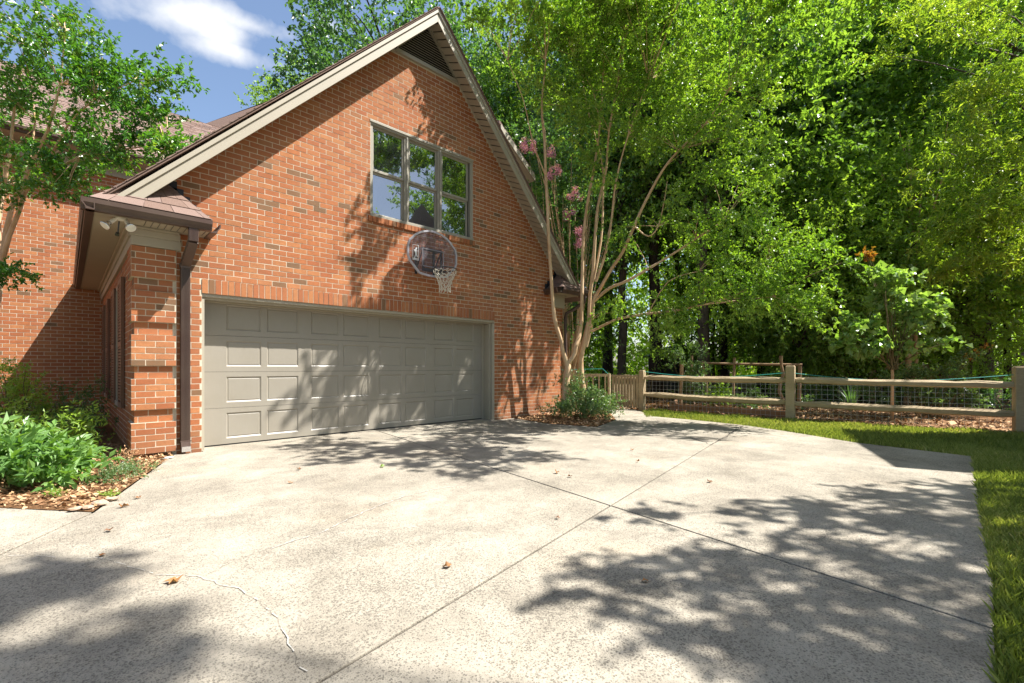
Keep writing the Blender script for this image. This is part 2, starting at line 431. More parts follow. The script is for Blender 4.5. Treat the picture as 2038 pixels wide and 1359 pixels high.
def ext(l, k=9):
    a, b = Vector(l[0]), Vector(l[1]); d = (b - a).normalized() * k; return tuple(a - d), tuple(b + d)
Je, Ke = ext(J), ext(K); jr, kr = (Je[1], Je[0]), (Ke[1], Ke[0])
for l1 in (Je, jr):
    for l2 in (Ke, kr):
        slab('concrete_slab', clip(clip(DRIVE, *l1, .0075), *l2, .0075), -.11, 0, M['concrete'], drive)
walk = [(0.15, 4.93), (-.385, 5.61), (-2.2, 7.4), (-4, 7.4), (-4, -1.47), (-1.21, 2.77), (-.30, 4.21)]
fp = bpy.data.objects.new('front_walk', None); link(fp); fp['kind'] = 'structure'
slab('concrete_slab', clip(walk, (-4 - .0, -1.5), (.16, 4.91), .012), -.11, -.001, M['concrete'], fp)
path = bpy.data.objects.new('garden_path', None); link(path); path['kind'] = 'structure'
slab('concrete_slab', [(8.62, 5.64), (9.57, 5.44), (9.80, 5.37), (10.55, 6.10), (11.0, 6.6), (10.75, 6.95), (10.3, 7.0), (9.72, 6.52)], -.11, -.002, M['concrete'], path)
slab('concrete_slab', [(10.32, 7.01), (10.76, 6.96), (11.01, 6.61), (13.0, 8.6), (12.2, 9.4)], -.11, -.02, M['concrete'], path)
sheet('planting_bed', [(1.01, 7.395), (.155, 4.925), (-.39, 5.61), (-2.2, 7.41), (-6, 7.41), (-6, 14.4), (.7, 14.4), (.7, 7.42)], .004, M['mulch_base'])
sheet('tree_bed', [(7.0, 6.2), (7.3, 5.21), (8.6, 5.635), (9.72, 6.53), (10.2, 6.95), (9.4, 8.6), (8.0, 8.6), (7.21, 7.395)], .004, M['mulch_base'])
sheet('fence_bed', [(11.3, 2.9), (11.45, 1.6), (11.2, .9), (11.45, -.3), (12.1, -2.2), (16, -2.2), (16, 6), (14.6, 6.6), (11.4, 3.1)], -.015, M['mulch_base'])
sheet('garden_soil', [(11.3, 6.3), (11.45, 3.15), (14.5, 6.62), (18, 9), (14, 11)], -.02, M['ground'])

# cracks in the slab with white filler smeared along them
def ribbon(name, pts, w, z, mat, parent, jag=.012, step=.035, skip=0.0):
    b = MB(); P = [Vector((*p, 0)) for p in pts]; q = []
    for a, c in zip(P, P[1:]):
        n = max(1, int((c - a).length / step))
        q += [a.lerp(c, i / n) for i in range(n)]
    q.append(P[-1]); R = random.Random(len(pts))
    q = [p + Vector((R.gauss(0, jag), R.gauss(0, jag), 0)) for p in q]
    for a, c in zip(q, q[1:]):
        if R.random() < skip: continue
        d = (c - a).normalized(); s = Vector((-d.y, d.x, 0)); w0 = w * R.uniform(.4, 1.25); w1 = w * R.uniform(.4, 1.25)
        b.add([a - s*w0 + Vector((0,0,z)), c - s*w1 + Vector((0,0,z)), c + s*w1 + Vector((0,0,z)), a + s*w0 + Vector((0,0,z))], [(0,1,2,3)])
    return b.build(name, mat, parent)
CR1 = [(-.28, 4.16), (-.15, 4.05), (0, 3.84), (.15, 3.71), (.25, 3.47), (.36, 3.19), (.46, 3.09), (.53, 2.98), (.59, 2.80), (.65, 2.69), (.68, 2.43), (.70, 2.26), (.68, 2.16), (.66, 1.98), (.645, 1.78)]
CR2 = [(.53, 2.98), (.73, 3.11), (.93, 3.15), (1.27, 3.21), (1.68, 3.43), (2.13, 3.58), (2.46, 3.61), (2.70, 3.55), (3.18, 3.74)]
ribbon('crack', CR1, .0006, .0035, M['joint'], drive, .006)
ribbon('crack', CR2, .0009, .0035, M['joint'], drive, .006)
ribbon('crack_filler', CR1, .0022, .005, M['filler'], drive, .005, skip=.45)
ribbon('crack_filler', CR2[2:8], .0042, .005, M['filler'], drive, .005, skip=.1)
#ribbon('crack', [(1.0, 1.45), (1.3, 1.6), (1.55, 1.2)], .0015, .0035, M['joint'], drive, .012, skip=.3)
ribbon('crack', [(6.9, 2.9), (7.5, 3.6), (8.2, 3.4), (9.3, 3.9)], .006, .0035, M['joint'], drive, .02)
ribbon('crack', [(6.84, 2.84), (8.0, 3.03), (9.4, 3.28)], .006, .0035, M['joint'], drive, .012)

# ------------------------------------------------------------------ the brick house
D = 7.483; CP, BL = .08, .203
house = thing('brick_house', 'red brick house with steep gabled two-car garage wing and long brown shingled roof', 'house', (0, 0, 0))
HALL = []                                                  # bricks: x0,x1,yface,z0,z1,rnd (all face -y)
SIDE = []                                                  # bricks on the wall facing -x
zL = lambda x: 3.1 + 1.011 * (x - .29) - .10
zR = lambda x: 7.83 - 1.117 * (x - 4.97) - .10
xL = lambda z: .29 + (z - 3.0) / 1.011
xR = lambda z: 4.97 + (7.73 - z) / 1.117
WX0, WX1, WZ0, WZ1 = 3.818, 6.112, 3.785, 5.452            # upstairs window opening
DX0, DX1, DZ = 1.342, 6.712, 2.16                          # garage door opening
def cut(iv, a, b):
    out = []
    for p, q in iv:
        if b <= p or a >= q: out.append((p, q)); continue
        if a > p: out.append((p, a))
        if b < q: out.append((b, q))
    return out
def rnd_brick():
    r = random.random()
    return r * .9 if random.random() > .045 else random.uniform(.93, 1)
def rows(yf, z_lo, z_hi, spans, off=0.0, z_grid=-.04, store=HALL):
    i = int(math.floor((z_lo - z_grid) / CP))
    while True:
        z0 = z_grid + i * CP; z1 = z0 + CP
        if z0 >= z_hi - .01: break
        a, b = max(z0, z_lo), min(z1, z_hi)
        if b - a > .02:
            for p, q in spans(a, b):
                x = math.floor(p / BL) * BL - BL + (BL / 2 if i % 2 else 0) + off
                while x < q:
                    c, d = max(x, p), min(x + BL, q)
                    if d - c > .028: store.append((c + .005, d - .005, yf + random.uniform(-.0012, .0008), a + .0055, b - .0055, rnd_brick()))
                    x += BL
        i += 1
def spans_main(a, b):
    zc_ = b - .01
    lo = max(1.052, xL(zc_) + .0) if zc_ > 2.68 else 1.052
    hi = min(9.0, xR(zc_))
    if hi <= lo: return []
    iv = [(lo, hi)]
    if a < DZ - .001: iv = cut(iv, DX0, DX1)
    elif a < 2.36 - .001: iv = cut(iv, DX0 - .005, DX1 + .005)
    if min(b, WZ1) - max(a, WZ0) > .03: iv = cut(iv, WX0, WX1)
    if b > 6.86: iv = cut(iv, 4.97 - (7.73 - a) / 1.0, 4.97 + (7.73 - a) / 1.05)
    return [(p, q) for p, q in iv if q - p > .03]
rows(D, -.04, 6.95, spans_main)
# quoin pier at the left corner: five proud courses, two recessed ones
k = 0
rows(7.476, -.04, .04, lambda a, b: [(.62, 1.02)])
while True:
    z0 = .04 + .56 * k
    if z0 > 2.66: break
    rows(7.437, z0, min(z0 + .40, 2.68), lambda a, b: [(.585, 1.05)], off=.02)
    rows(7.474, min(z0 + .40, 2.68), min(z0 + .56, 2.68), lambda a, b: [(.618, 1.018)], off=.05)
    k += 1
k = 0
while .04 + .56 * k < 2.66:
    z0 = .04 + .56 * k
    rows(.585, z0, min(z0 + .40, 2.68), lambda a, b: [(7.445, 7.90)], store=SIDE)
    rows(.618, min(z0 + .40, 2.68), min(z0 + .56, 2.68), lambda a, b: [(7.48, 7.90)], store=SIDE)
    k += 1
SH = [(12.95, 13.55), (11.7, 12.3), (10.05, 10.75), (8.55, 9.3)]
def spans_side(a, b):
    iv = [(7.91, 14.29)]
    if b > .60 and a < 2.45: iv = cut(cut(iv, 12.3, 12.95), 9.3, 10.05)
    return iv
rows(.62, -.04, 2.68, spans_side, store=SIDE)
# right end quoins
k = 0
while .04 + .56 * k < 2.66:
    z0 = .04 + .56 * k
    rows(7.476, z0, min(z0 + .40, 2.68), lambda a, b: [(8.93, 9.03)], off=.03)
    k += 1
# house wing far left
YW = 14.3
rows(YW, -.04, 5.86, lambda a, b: [(-6.0, .66 if a < 2.75 else 6.0)], off=.07)
# rank by size in the photo, the 300 largest become objects of their own
def area(bk):
    x0, x1, y, z0, z1, r = bk; cx = (x0 + x1) / 2
    d = cx * SI + y * CO; t = (cx * CO - y * SI) / d
    if abs(t) > 1.12 or d < 1: return 0
    v = HOR - F_PX * (z1 - CAM_H) / d
    if v < 5: return 0
    u0 = (x0*CO - y*SI) / (x0*SI + y*CO); u1 = (x1*CO - y*SI) / (x1*SI + y*CO)
    if 1.10 < cx < 1.19 and y < 7.6: return .01
    return (u1 - u0) * (z1 - z0) / d
HALL.sort(key=area, reverse=True)
wall_o = None
def prism_xz(b, poly, y0, y1): b.prism([(x, y0, z) for x, z in poly], (0, y1 - y0, 0))
ym = D + .0025
b = MB()
prism_xz(b, [(1.03, -.1), (DX0, -.1), (DX0, DZ), (1.03, DZ)], ym, ym + .30)
prism_xz(b, [(DX1, -.1), (9.0, -.1), (9.0, DZ), (DX1, DZ)], ym, ym + .30)
prism_xz(b, [(1.03, DZ), (9.0, DZ), (9.0, 3.0), (1.03, 3.0)], ym, ym + .30)
prism_xz(b, [(xL(3.0), 3.0), (xR(3.0), 3.0), (xR(WZ0), WZ0), (xL(WZ0), WZ0)], ym, ym + .30)
prism_xz(b, [(xL(WZ0), WZ0), (WX0, WZ0), (WX0, WZ1), (xL(WZ1), WZ1)], ym, ym + .30)
prism_xz(b, [(WX1, WZ0), (xR(WZ0), WZ0), (xR(WZ1), WZ1), (WX1, WZ1)], ym, ym + .30)
prism_xz(b, [(xL(WZ1), WZ1), (xR(WZ1), WZ1), (4.97, 7.73)], ym, ym + .30)
b.box(.6225, 1.03, 7.4785, 7.79, -.1, 2.68); b.box(.6225, .92, 7.79, YW + .2, -.1, 2.70); b.box(.6265, 1.2, ym+.01, 7.79, 2.68, 3.0)
k = 0
while .04 + .56 * k < 2.66:
    z0 = .04 + .56 * k; b.box(.5875, 1.0475, 7.4395, 7.477, z0 + .004, min(z0 + .396, 2.68)); b.box(.5875, .6215, 7.478, 7.90, z0 + .004, min(z0 + .396, 2.68)); k += 1
b.box(8.70, 8.995, ym + .31, YW, -.1, 3.0)
wall_o = b.build('gable_wall', M['mortar'], house)
b = MB(); b.box(-6.2, 8.9, YW + .0025, YW + .3, -.1, 5.9); wing_o = b.build('wing_wall', M['mortar'], house)
# individual bricks
def brick_mesh(seed):
    R = random.Random(seed); v = []
    for x in (-.5, .5):
        for y in (0, 1):
            for z in (-.5, .5):
                v.append((x + R.uniform(-.006, .006), y * .09 + (R.uniform(-.0012, .0012) if y == 0 else 0), z + R.uniform(-.015, .015)))
    f = [(0,4,5,1), (0,1,3,2), (4,6,7,5), (1,5,7,3), (0,2,6,4)]
    me = bpy.data.meshes.new('brick'); me.from_pydata(v, [], f)
    r = (R.random() * .9) if seed % 17 else R.uniform(.93, 1)
    a = me.attributes.new('rnd', 'FLOAT', 'POINT'); a.data.foreach_set('value', np.full(8, r, np.float32)); me.materials.append(M['brick']); me.update()
    return me
BM = [brick_mesh(i) for i in range(34)]
def place_brick(x0, x1, y, z0, z1, parent, name='brick', i=None):
    o = bpy.data.objects.new(name, BM[random.randrange(34) if i is None else i]); link(o, parent)
    o.location = ((x0 + x1) / 2, y, (z0 + z1) / 2); o.scale = (x1 - x0, 1, z1 - z0)
    return o
for bk in HALL[:300]: place_brick(bk[0], bk[1], bk[2], bk[3], bk[4], wall_o if bk[2] < 10 else wing_o)
def brick_stuff(lst, name, parent, side=False):
    n = len(lst); A = np.array(lst); R = RNG
    V = np.zeros((n, 8, 3)); i = 0
    for xx in (0, 1):
        for yy in (0, 1):
            for zz in (0, 1):
                X = A[:, 1] if xx else A[:, 0]; Zz = A[:, 4] if zz else A[:, 3]
                jx = R.uniform(-.0012, .0012, n); jz = R.uniform(-.0015, .0015, n)
                if not side: V[:, i, 0] = X + jx; V[:, i, 1] = A[:, 2] + .035 * yy
                else: V[:, i, 1] = X + jx; V[:, i, 0] = A[:, 2] + .035 * yy
                V[:, i, 2] = Zz + jz; i += 1
    f = np.array([(0,4,5,1), (0,1,3,2), (4,6,7,5), (1,5,7,3), (0,2,6,4)])
    if side: f = f[:, ::-1]
    Fq = (f[None] + (np.arange(n) * 8)[:, None, None]).reshape(-1, 4)
    o = np_mesh(name, V.reshape(-1, 3), Fq, np.repeat(A[:, 5], 8), M['brick'], parent); o['kind'] = 'stuff'; return o
brick_stuff([q for q in HALL[300:] if q[2] < 10], 'brick_courses', wall_o)
brick_stuff([q for q in HALL[300:] if q[2] > 10], 'brick_courses', wing_o)
brick_stuff(SIDE, 'brick_courses', wall_o, True)
b = MB(); b.box(DX0 - .003, DX1 + .003, D - .0045, D - .0008, DZ + .002, 2.352); b.build('soldier_mortar', M['mortar'], house)
# soldier course over the garage door, rowlock sill under the window
n = 68; w = (DX1 - DX0 + .01) / n
for i in range(n):
    x0 = DX0 - .005 + i * w
    place_brick(x0 + .005, x0 + w - .005, D - .010 + random.uniform(-.002, .002), DZ + .001, 2.355, wall_o, 'soldier_brick')
n = 31; w = (WX1 - WX0 + .10) / n
for i in range(n):
    x0 = WX0 - .05 + i * w
    place_brick(x0 + .005, x0 + w - .005, D - .03, WZ0 - .10, WZ0 - .006, wall_o, 'sill_brick')

# --- roof of the garage wing
RY0 = 7.10
apx, apz = 4.97, 7.83
def roof_slope(xe, ze, nm):
    b = MB(); dx, dz = xe - apx, ze - apz; L = math.hypot(dx, dz); nx, nz = -dz / L * (1 if dx < 0 else -1), abs(dx) / L
    th = .022
    pl = [(apx, apz), (xe, ze), (xe - nx * th * (-1 if dx > 0 else -1) * 0, ze - th * 1.4), (apx, apz - th * 1.4)]
    b.prism([(x, RY0 - .035, z) for x, z in pl], (0, YW + 4 - RY0, 0), .3)
    o = b.build('roof_slope', M['shingle'], house)
    # shingle courses as thin overlapping strips of tabs
    c = MB(); u = Vector((dx / L, 0, dz / L)); nn = Vector((-u.z, 0, u.x)) if dx > 0 else Vector((u.z, 0, -u.x))
    R = random.Random(3 if dx > 0 else 4); s = 0.02
    while s < L:
        y = RY0 - .05 - R.random() * .2; s1 = min(s + .16, L)
        while y < (14.5 if dx < 0 else 9.5):
            y1 = y + R.uniform(.18, .34); h0 = .003; h1 = R.uniform(.012, .02)
            ya = max(y, RY0 - .05)
            a0 = Vector((apx, 0, apz)) + u * s; a1 = Vector((apx, 0, apz)) + u * s1
            q = [a0 + nn*h0 + Vector((0, ya, 0)), a1 + nn*h1 + Vector((0, ya, 0)), a1 + nn*h1 + Vector((0, y1 - .006, 0)), a0 + nn*h0 + Vector((0, y1 - .006, 0))]
            q2 = [a1 + Vector((0, ya, 0)), a1 + Vector((0, y1 - .006, 0)), a0 + Vector((0, ya, 0))]
            c.add(q + q2, [(0,1,2,3), (1,4,5,2), (0,6,4,1)], R.random()); y = y1
        s += .14
    k_ = c.build('shingle_courses', M['shingle'], o); k_['kind'] = 'stuff'
    return o
roof_slope(.14, 2.955, 'l'); roof_slope(9.42, 2.86, 'r')
# rake boards: wide board plus shingle mould, right and left
def rake(x0, z0, x1, z1, top, bot, ya, yb, name, mat=M['trim']):
    b = MB(); b.prism([(x0, ya, z0 + top), (x1, ya, z1 + top), (x1, ya, z1 + bot), (x0, ya, z0 + bot)], (0, yb - ya, 0)); return b.build(name, mat, house, bevel=.004)
rake(.30, 3.06, apx, apz, -.034, -.105, RY0 - .022, RY0 + .02, 'shingle_mould'); rake(.42, 3.19, apx, apz, -.108, -.27, RY0, RY0 + .022, 'rake_board')
rake(apx, apz, 9.26, 3.04, -.034, -.105, RY0 - .022, RY0 + .02, 'shingle_mould'); rake(apx, apz, 9.16, 3.15, -.108, -.27, RY0, RY0 + .022, 'rake_board')
# rake frieze on the brick under the soffit
rake(.95, 3.767, apx, apz, -.14, -.22, D - .030, D + .004, 'frieze_board'); rake(apx, apz, 8.95, 3.385, -.045, -.125, D - .030, D + .004, 'frieze_board')
def soffit(x0, z0, x1, z1, nm, rise, pitch=.14):
    a, c = Vector((x0, 0, z0)), Vector((x1, 0, z1)); L = (c - a).length; u = (c - a) / L; nrm = Vector((-u.z, 0, u.x)); n = int(L / pitch)
    nrm = nrm if nrm.z > 0 else -nrm
    bk = MB(); q = [a + nrm*.020, c + nrm*.020, c + nrm*.026, a + nrm*.026]
    bk.prism([(p.x, RY0 + .022, p.z) for p in q], (0, D - RY0 - .03, rise)); bk.build('soffit_backing', M['flash'], house)
    me = None; mb = MB(); g = pitch - .02
    v = [Vector((0,0,0)), u*g, u*g + nrm*.018, nrm*.018]
    mb.prism([(p.x, RY0 + .024, p.z) for p in v], (0, D - RY0 - .05, rise))
    o0 = mb.build('soffit_panel', M['trim'], house); o0.location = a
    for i in range(1, n):
        o = o0.copy(); COL.objects.link(o); o.parent = house; o.location = a + u * (i * pitch)
soffit(apx + .02, apz - .285, 9.10, 3.22 - .285 + .0, 'r', .155); soffit(.62, 3.434 - .275, apx - .02, apz - .285, 'l', .07)
# gable vent
vent = MB(); VX0, VX1, VZ, VA = 4.24, 5.74, 6.90, 7.68
vm = (VX0 + VX1) / 2
for a, c in (((VX0, VZ), (VX1, VZ)), ((VX0, VZ), (vm, VA)), ((VX1, VZ), (vm, VA))):
    vent.beam((a[0], D - .02, a[1]), (c[0], D - .02, c[1]), .06, .07, up=(0, 0, 1))
vo = vent.build('gable_vent', M['frame'], house)
b = MB(); prism_xz(b, [(VX0, VZ), (VX1, VZ), (vm, VA)], D - .004, D + .003); b.build('vent_backing', M['dark_in'], vo)
z = VZ + .045
while z < VA - .05:
    f_ = (VA - z) / (VA - VZ); hw = (VX1 - VX0) / 2 * f_ - .05
    if hw > .03:
        b = MB(); b.box(vm - hw, vm + hw, -.02, .012, -.003, .003, M=Matrix.Translation((0, D - .018, z)) @ Matrix.Rotation(math.radians(38), 4, 'X')); b.build('vent_slat', M['frame'], vo)
    z += .047
# brick-coloured fill beside the vent is covered by the frieze; upstairs window
def window(name, x0, x1, z0, z1, y, parent, units, mr):
    wo = bpy.data.objects.new(name, None); link(wo, parent)
    b = MB(); T = .055
    b.box(x0, x1, y - .012, y + .10, z1 - T, z1); b.box(x0 - .012, x1 + .012, y - .03, y + .08, z1 - .022, z1 + .02)
    b.box(x0, x0 + T, y, y + .10, z0, z1 - T); b.box(x1 - T, x1, y, y + .10, z0, z1 - T); b.box(x0 - .01, x1 + .01, y - .04, y + .10, z0 - .008, z0 + .045)
    for i in range(len(units) - 1):
        m0, m1 = units[i][1] + .035, units[i + 1][0] - .035
        b.box(m0, m1, y + .004, y + .10, z0 + .045, z1 - T); b.box((m0 + m1)/2 - .016, (m0 + m1)/2 + .016, y - .018, y + .004, z0 + .045, z1 - T)
    b.build('window_frame', M['frame'], wo, bevel=.004)
    for a, c in units:
        s = MB(); S = .036
        for (p, q, yy) in ((mr, z1 - T, y + .035), (z0 + .045, mr, y + .062)):
            s.box(a - S, a, yy, yy + .03, p, q); s.box(c, c + S, yy, yy + .03, p, q); s.box(a, c, yy, yy + .03, p, p + .045); s.box(a, c, yy, yy + .03, q - .04, q)
        s.build('sash', M['frame'], wo, bevel=.003)
        for (p, q, yy) in ((mr + .045, z1 - T - .04, y + .05), (z0 + .09, mr - .04, y + .077)):
            g = MB(); g.add([(a, yy, p), (c, yy, p), (c, yy, q), (a, yy, q)], [(0,1,2,3)]); g.build('pane', M['glass'], wo)
    return wo
window('window', WX0, WX1, WZ0, WZ1, D + .02, house, [(3.905, 4.47), (4.64, 5.21), (5.38, 5.985)], 4.60)
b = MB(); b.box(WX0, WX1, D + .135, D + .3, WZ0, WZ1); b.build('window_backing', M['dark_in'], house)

# --- garage door
gd = bpy.data.objects.new('garage_door', None); link(gd, house); YD = 7.79
PX = []
for g in range(4):
    x = 1.697 + 1.221 * g; PX += [(x, x + .47), (x + .55, x + 1.02)]
for sct in range(4):
    z0 = .018 + sct * .53; z1 = z0 + .526; pz0, pz1 = z0 + .08, z0 + .455; b = MB()
    b.box(1.36, 6.615, YD, YD + .045, z0, pz0); b.box(1.36, 6.615, YD, YD + .045, pz1, z1)
    xs = [1.36] + [e for p in PX for e in p] + [6.615]
    for i in range(0, len(xs), 2): b.box(xs[i], xs[i + 1], YD, YD + .045, pz0, pz1)
    b.build('door_section', M['door'], gd)
    for a, c in PX:
        p = MB(); B = .02; Y2 = YD + .014
        v = [(a, YD, pz0), (c, YD, pz0), (c, YD, pz1), (a, YD, pz1), (a+B, Y2, pz0+B), (c-B, Y2, pz0+B), (c-B, Y2, pz1-B), (a+B, Y2, pz1-B),
             (a+B+.012, Y2-.006, pz0+B+.012), (c-B-.012, Y2-.006, pz0+B+.012), (c-B-.012, Y2-.006, pz1-B-.012), (a+B+.012, Y2-.006, pz1-B-.012)]
        p.add(v, [(0,1,5,4), (1,2,6,5), (2,3,7,6), (3,0,4,7), (4,5,9,8), (5,6,10,9), (6,7,11,10), (7,4,8,11), (8,9,10,11)]); p.build('panel', M['door'], gd)
b = MB(); b.box(1.36, 6.615, YD + .002, YD + .05, -.012, .018); b.build('bottom_seal', M['black'], gd)
b = MB(); b.box(DX0, DX1, YD + .06, YD + .1, 0, DZ); b.build('door_backing', M['dark_in'], gd)
b = MB(); b.box(DX0, DX1, D + .01, D + .075, DZ - .045, DZ - .002); b.box(DX0, DX1, D + .075, D + .12, DZ - .075, DZ - .002); b.box(DX0, DX1, D + .12, YD - .005, DZ - .06, DZ - .002); b.box(DX0 + .01, DX1 - .01, YD - .03, YD - .003, DZ - .085, DZ - .06)
b.build('head_trim', M['trim'], gd, bevel=.004)
b = MB(); b.box(DX1 - .045, DX1 - .002, D + .012, D + .09, 0, DZ - .076); b.box(DX1 - .075, DX1 - .002, D + .09, D + .19, 0, DZ - .076); b.box(DX1 - .055, DX1 - .002, D + .19, YD - .005, 0, DZ - .076); b.box(DX1 - .105, DX1 - .056, YD - .03, YD - .003, 0, DZ - .086); b.build('jamb_trim', M['trim'], gd, bevel=.004)
b = MB(); b.box(DX0 + .002, DX0 + .03, D + .012, YD - .005, 0, DZ - .076); b.build('jamb_trim', M['trim'], gd)

# --- eaves: boxed cornice, frieze, gutters, hip return with shingles
b = MB(); b.box(.585, 1.10, 7.425, D + .003, 2.682, 2.80); b.box(.575, 1.09, 7.41, D + .003, 2.80, 2.885); b.box(.56, 1.08, 7.385, D + .003, 2.885, 2.915)
b.box(.585, .622, D + .01, YW - .01, 2.682, 2.80); b.box(.565, .622, D + .01, YW - .01, 2.80, 2.885); b.box(.53, .622, D + .01, YW - .01, 2.885, 2.915)
b.build('cornice_frieze', M['trim'], house, bevel=.006)
b = MB(); b.box(.235, 1.36, 7.02, D - .004, 2.917, 2.935); b.box(.235, .62, D - .003, YW - .005, 2.917, 2.935); b.build('eave_soffit', M['trim'], house)
b = MB()
for i in range(10): b.box(.70 + i * .068, .706 + i * .068, 7.06, 7.36, 2.9135, 2.9165)
b.build('soffit_grooves', M['flash'], house)
def gutter(a, c, out, name='gutter'):
    a, c, out = Vector(a), Vector(c), Vector(out); d = c - a; up = Vector((0, 0, 1)); g = MB()
    prof = [(0, 0), (.075, 0), (.085, .035), (.115, .075), (.118, .125), (.106, .125), (.10, .08), (.07, .03), (.008, .012), (.008, .125), (0, .125)]
    g.prism([a + out * o + up * h for o, h in prof], d); return g.build(name, M['gutter'], house)
gutter((1.36, 7.05, 2.905), (.12, 7.05, 2.905), (0, -1, 0)); gutter((.235, 6.935, 2.905), (.235, YW - .005, 2.905), (-1, 0, 0)); gutter((1.36, 7.06, 2.905), (1.36, D - .005, 2.905), (1, 0, 0))
# hip return roof
def return_roof(xo, xi, xa, mir):
    """xo outer eave, xi inner eave end, xa top at the wall"""
    A = Vector((xi, 6.98, 3.045)); Bp = Vector((xa, D - .005, 3.56)); C_ = Vector((xi, D - .005, 3.045)); O = Vector((xo, 6.98, 3.045)); O2 = Vector((xo + mir * .52, D - .005, 3.56))
    b = MB(); b.add([O, A, Bp, O2, C_, Vector((O.x, D - .005, 3.03))], [(0,1,2,3) if mir > 0 else (3,2,1,0), (1,4,2) if mir > 0 else (2,4,1)])
    ro = b.build('return_roof', M['shingle'], house)
    def strip(P0, P1, Q0, Q1, n, m, seed):
        R = random.Random(seed); N = (P1 - P0).cross(Q0 - P0).normalized(); N = N if N.z > 0 else -N
        for i in range(n):
            t0, t1 = i / n - .02, min((i + 1) / n, 1)
            a0, a1 = P0.lerp(Q0, max(t0, 0)), P1.lerp(Q1, max(t0, 0)); c0, c1 = P0.lerp(Q0, t1), P1.lerp(Q1, t1)
            cuts = sorted([0, 1] + [(j + R.uniform(.25, .75)) / m for j in range(m)])
            for p, q in zip(cuts, cuts[1:]):
                if q - p < .03: continue
                L0, L1, L2, L3 = a0.lerp(a1, p), a0.lerp(a1, q - .006), c0.lerp(c1, q - .006), c0.lerp(c1, p)
                if (L2 - L3).length < .02 and (L1 - L0).length < .02: continue
                s = MB(); lo, hi = N * .014, N * .004
                s.add([L0 + lo, L1 + lo, L2 + hi, L3 + hi, L0, L1, L2, L3], [(0,1,2,3), (4,5,1,0), (5,6,2,1), (7,4,0,3)], R.random()); s.build('shingle', M['shingle'], ro)
    strip(O, A, O2, Bp, 4, 4, 5); strip(A, C_, Bp, Bp, 4, 2, 6)
    # stepped flashing up the brick
    for i in range(6):
        t = i / 6; p = C_.lerp(Bp, t); f = MB(); x0 = p.x - mir * .06; x1 = p.x + mir * .06
        f.box(min(x0, x1), max(x0, x1), D - .012, D - .003, p.z - .03, p.z + .125); f.build('step_flashing', M['flash'], ro)
return_roof(.19, 1.36, .93, 1); return_roof(9.48, 8.42, 8.92, -1)
# downspouts
def downspout(x, y_out, dx, name):
    g = MB(); W, H = .105, .075
    def ribbed(a, c):
        a, c = Vector(a), Vector(c); g.beam(a, c, H, W, up=(1, 0, 0))
        for j in range(-3, 4): 
            off = Vector((j * W / 8, -H / 2 - .003, 0)); g.beam(a + off, c + off, .006, W / 20, up=(1, 0, 0))
    ribbed((x + dx, y_out, 2.91), (x + dx, y_out, 2.74)); ribbed((x + dx, y_out, 2.75), (x, D - .05, 2.50)); ribbed((x, D - .05, 2.51), (x, D - .05, .16))
    g.box(x - .062, x + .062, D - .095, D - .008, 2.46, 2.52); g.box(x - .06, x + .06, D - .093, D - .01, .155, .17)
    ribbed((x, D - .05, .16), (x, D - .09, .045)); o = g.build(name, M['gutter'], house, bevel=.004)
    s = MB(); s.box(x - .05, x + .05, D - .135, D - .05, .03, .095); s.build('splash_end', M['chrome'], o)
    return o
downspout(1.145, 7.02, .02, 'downspout'); 
# right corner cornice, gutter and downspout
b = MB(); b.box(8.62, 9.05, 7.425, D - .002, 2.62, 2.905); b.box(8.60, 9.08, 7.39, D - .002, 2.905, 2.935); b.box(9.003, 9.06, D - .002, YW, 2.62, 2.905); b.build('cornice_frieze', M['trim'], house, bevel=.006)
b = MB(); b.box(8.42, 9.40, 7.02, D - .004, 2.937, 2.95); b.box(9.01, 9.40, D - .003, YW, 2.937, 2.95); b.build('eave_soffit', M['trim'], house)
gutter((9.50, 7.05, 2.905), (8.42, 7.05, 2.905), (0, -1, 0)); gutter((9.38, YW, 2.905), (9.38, 6.935, 2.905), (1, 0, 0)); gutter((8.42, D - .005, 2.905), (8.42, 7.06, 2.905), (-1, 0, 0))
g = MB(); g.tube([(9.32, 7.0, 2.91), (9.32, 7.0, 2.78), (9.2, 7.25, 2.6), (9.09, 7.41, 2.5), (9.075, 7.42, 2.35), (9.075, 7.42, .12), (9.1, 7.36, .04)], .042, 8); g.build('downspout', M['gutter'], house, smooth=True)
# side windows between pairs of shutters
for (a, c) in ((12.3, 12.95), (9.3, 10.05)):
    wo = bpy.data.objects.new('side_window', None); link(wo, house); b = MB()
    b.box(.60, .70, a, a + .06, .55, 2.45); b.box(.60, .70, c - .06, c, .55, 2.45); b.box(.60, .70, a, c, 2.39, 2.45); b.box(.585, .70, a - .02, c + .02, .53, .60); b.box(.63, .68, a, c, 1.48, 1.53)
    b.build('window_frame', M['frame'], wo)
    g = MB(); g.add([(.66, a + .06, .6), (.66, a + .06, 2.39), (.66, c - .06, 2.39), (.66, c - .06, .6)], [(0,1,2,3)]); g.build('pane', M['glass'], wo)
    for (p, q) in ((a - .62, a - .02), (c + .02, c + .62)):
        s = MB(); s.box(.572, .612, p, q, .55, .62); s.box(.572, .612, p, q, 2.38, 2.45); s.box(.572, .612, p, p + .06, .62, 2.38); s.box(.572, .612, q - .06, q, .62, 2.38); s.box(.572, .612, p + .06, q - .06, 1.45, 1.52)
        zz = .65
        while zz < 2.36:
            if not 1.42 < zz < 1.53: s.box(.578, .60, p + .06, q - .06, zz, zz + .028)
            zz += .045
        s.build('shutter', M['shutter'], wo)
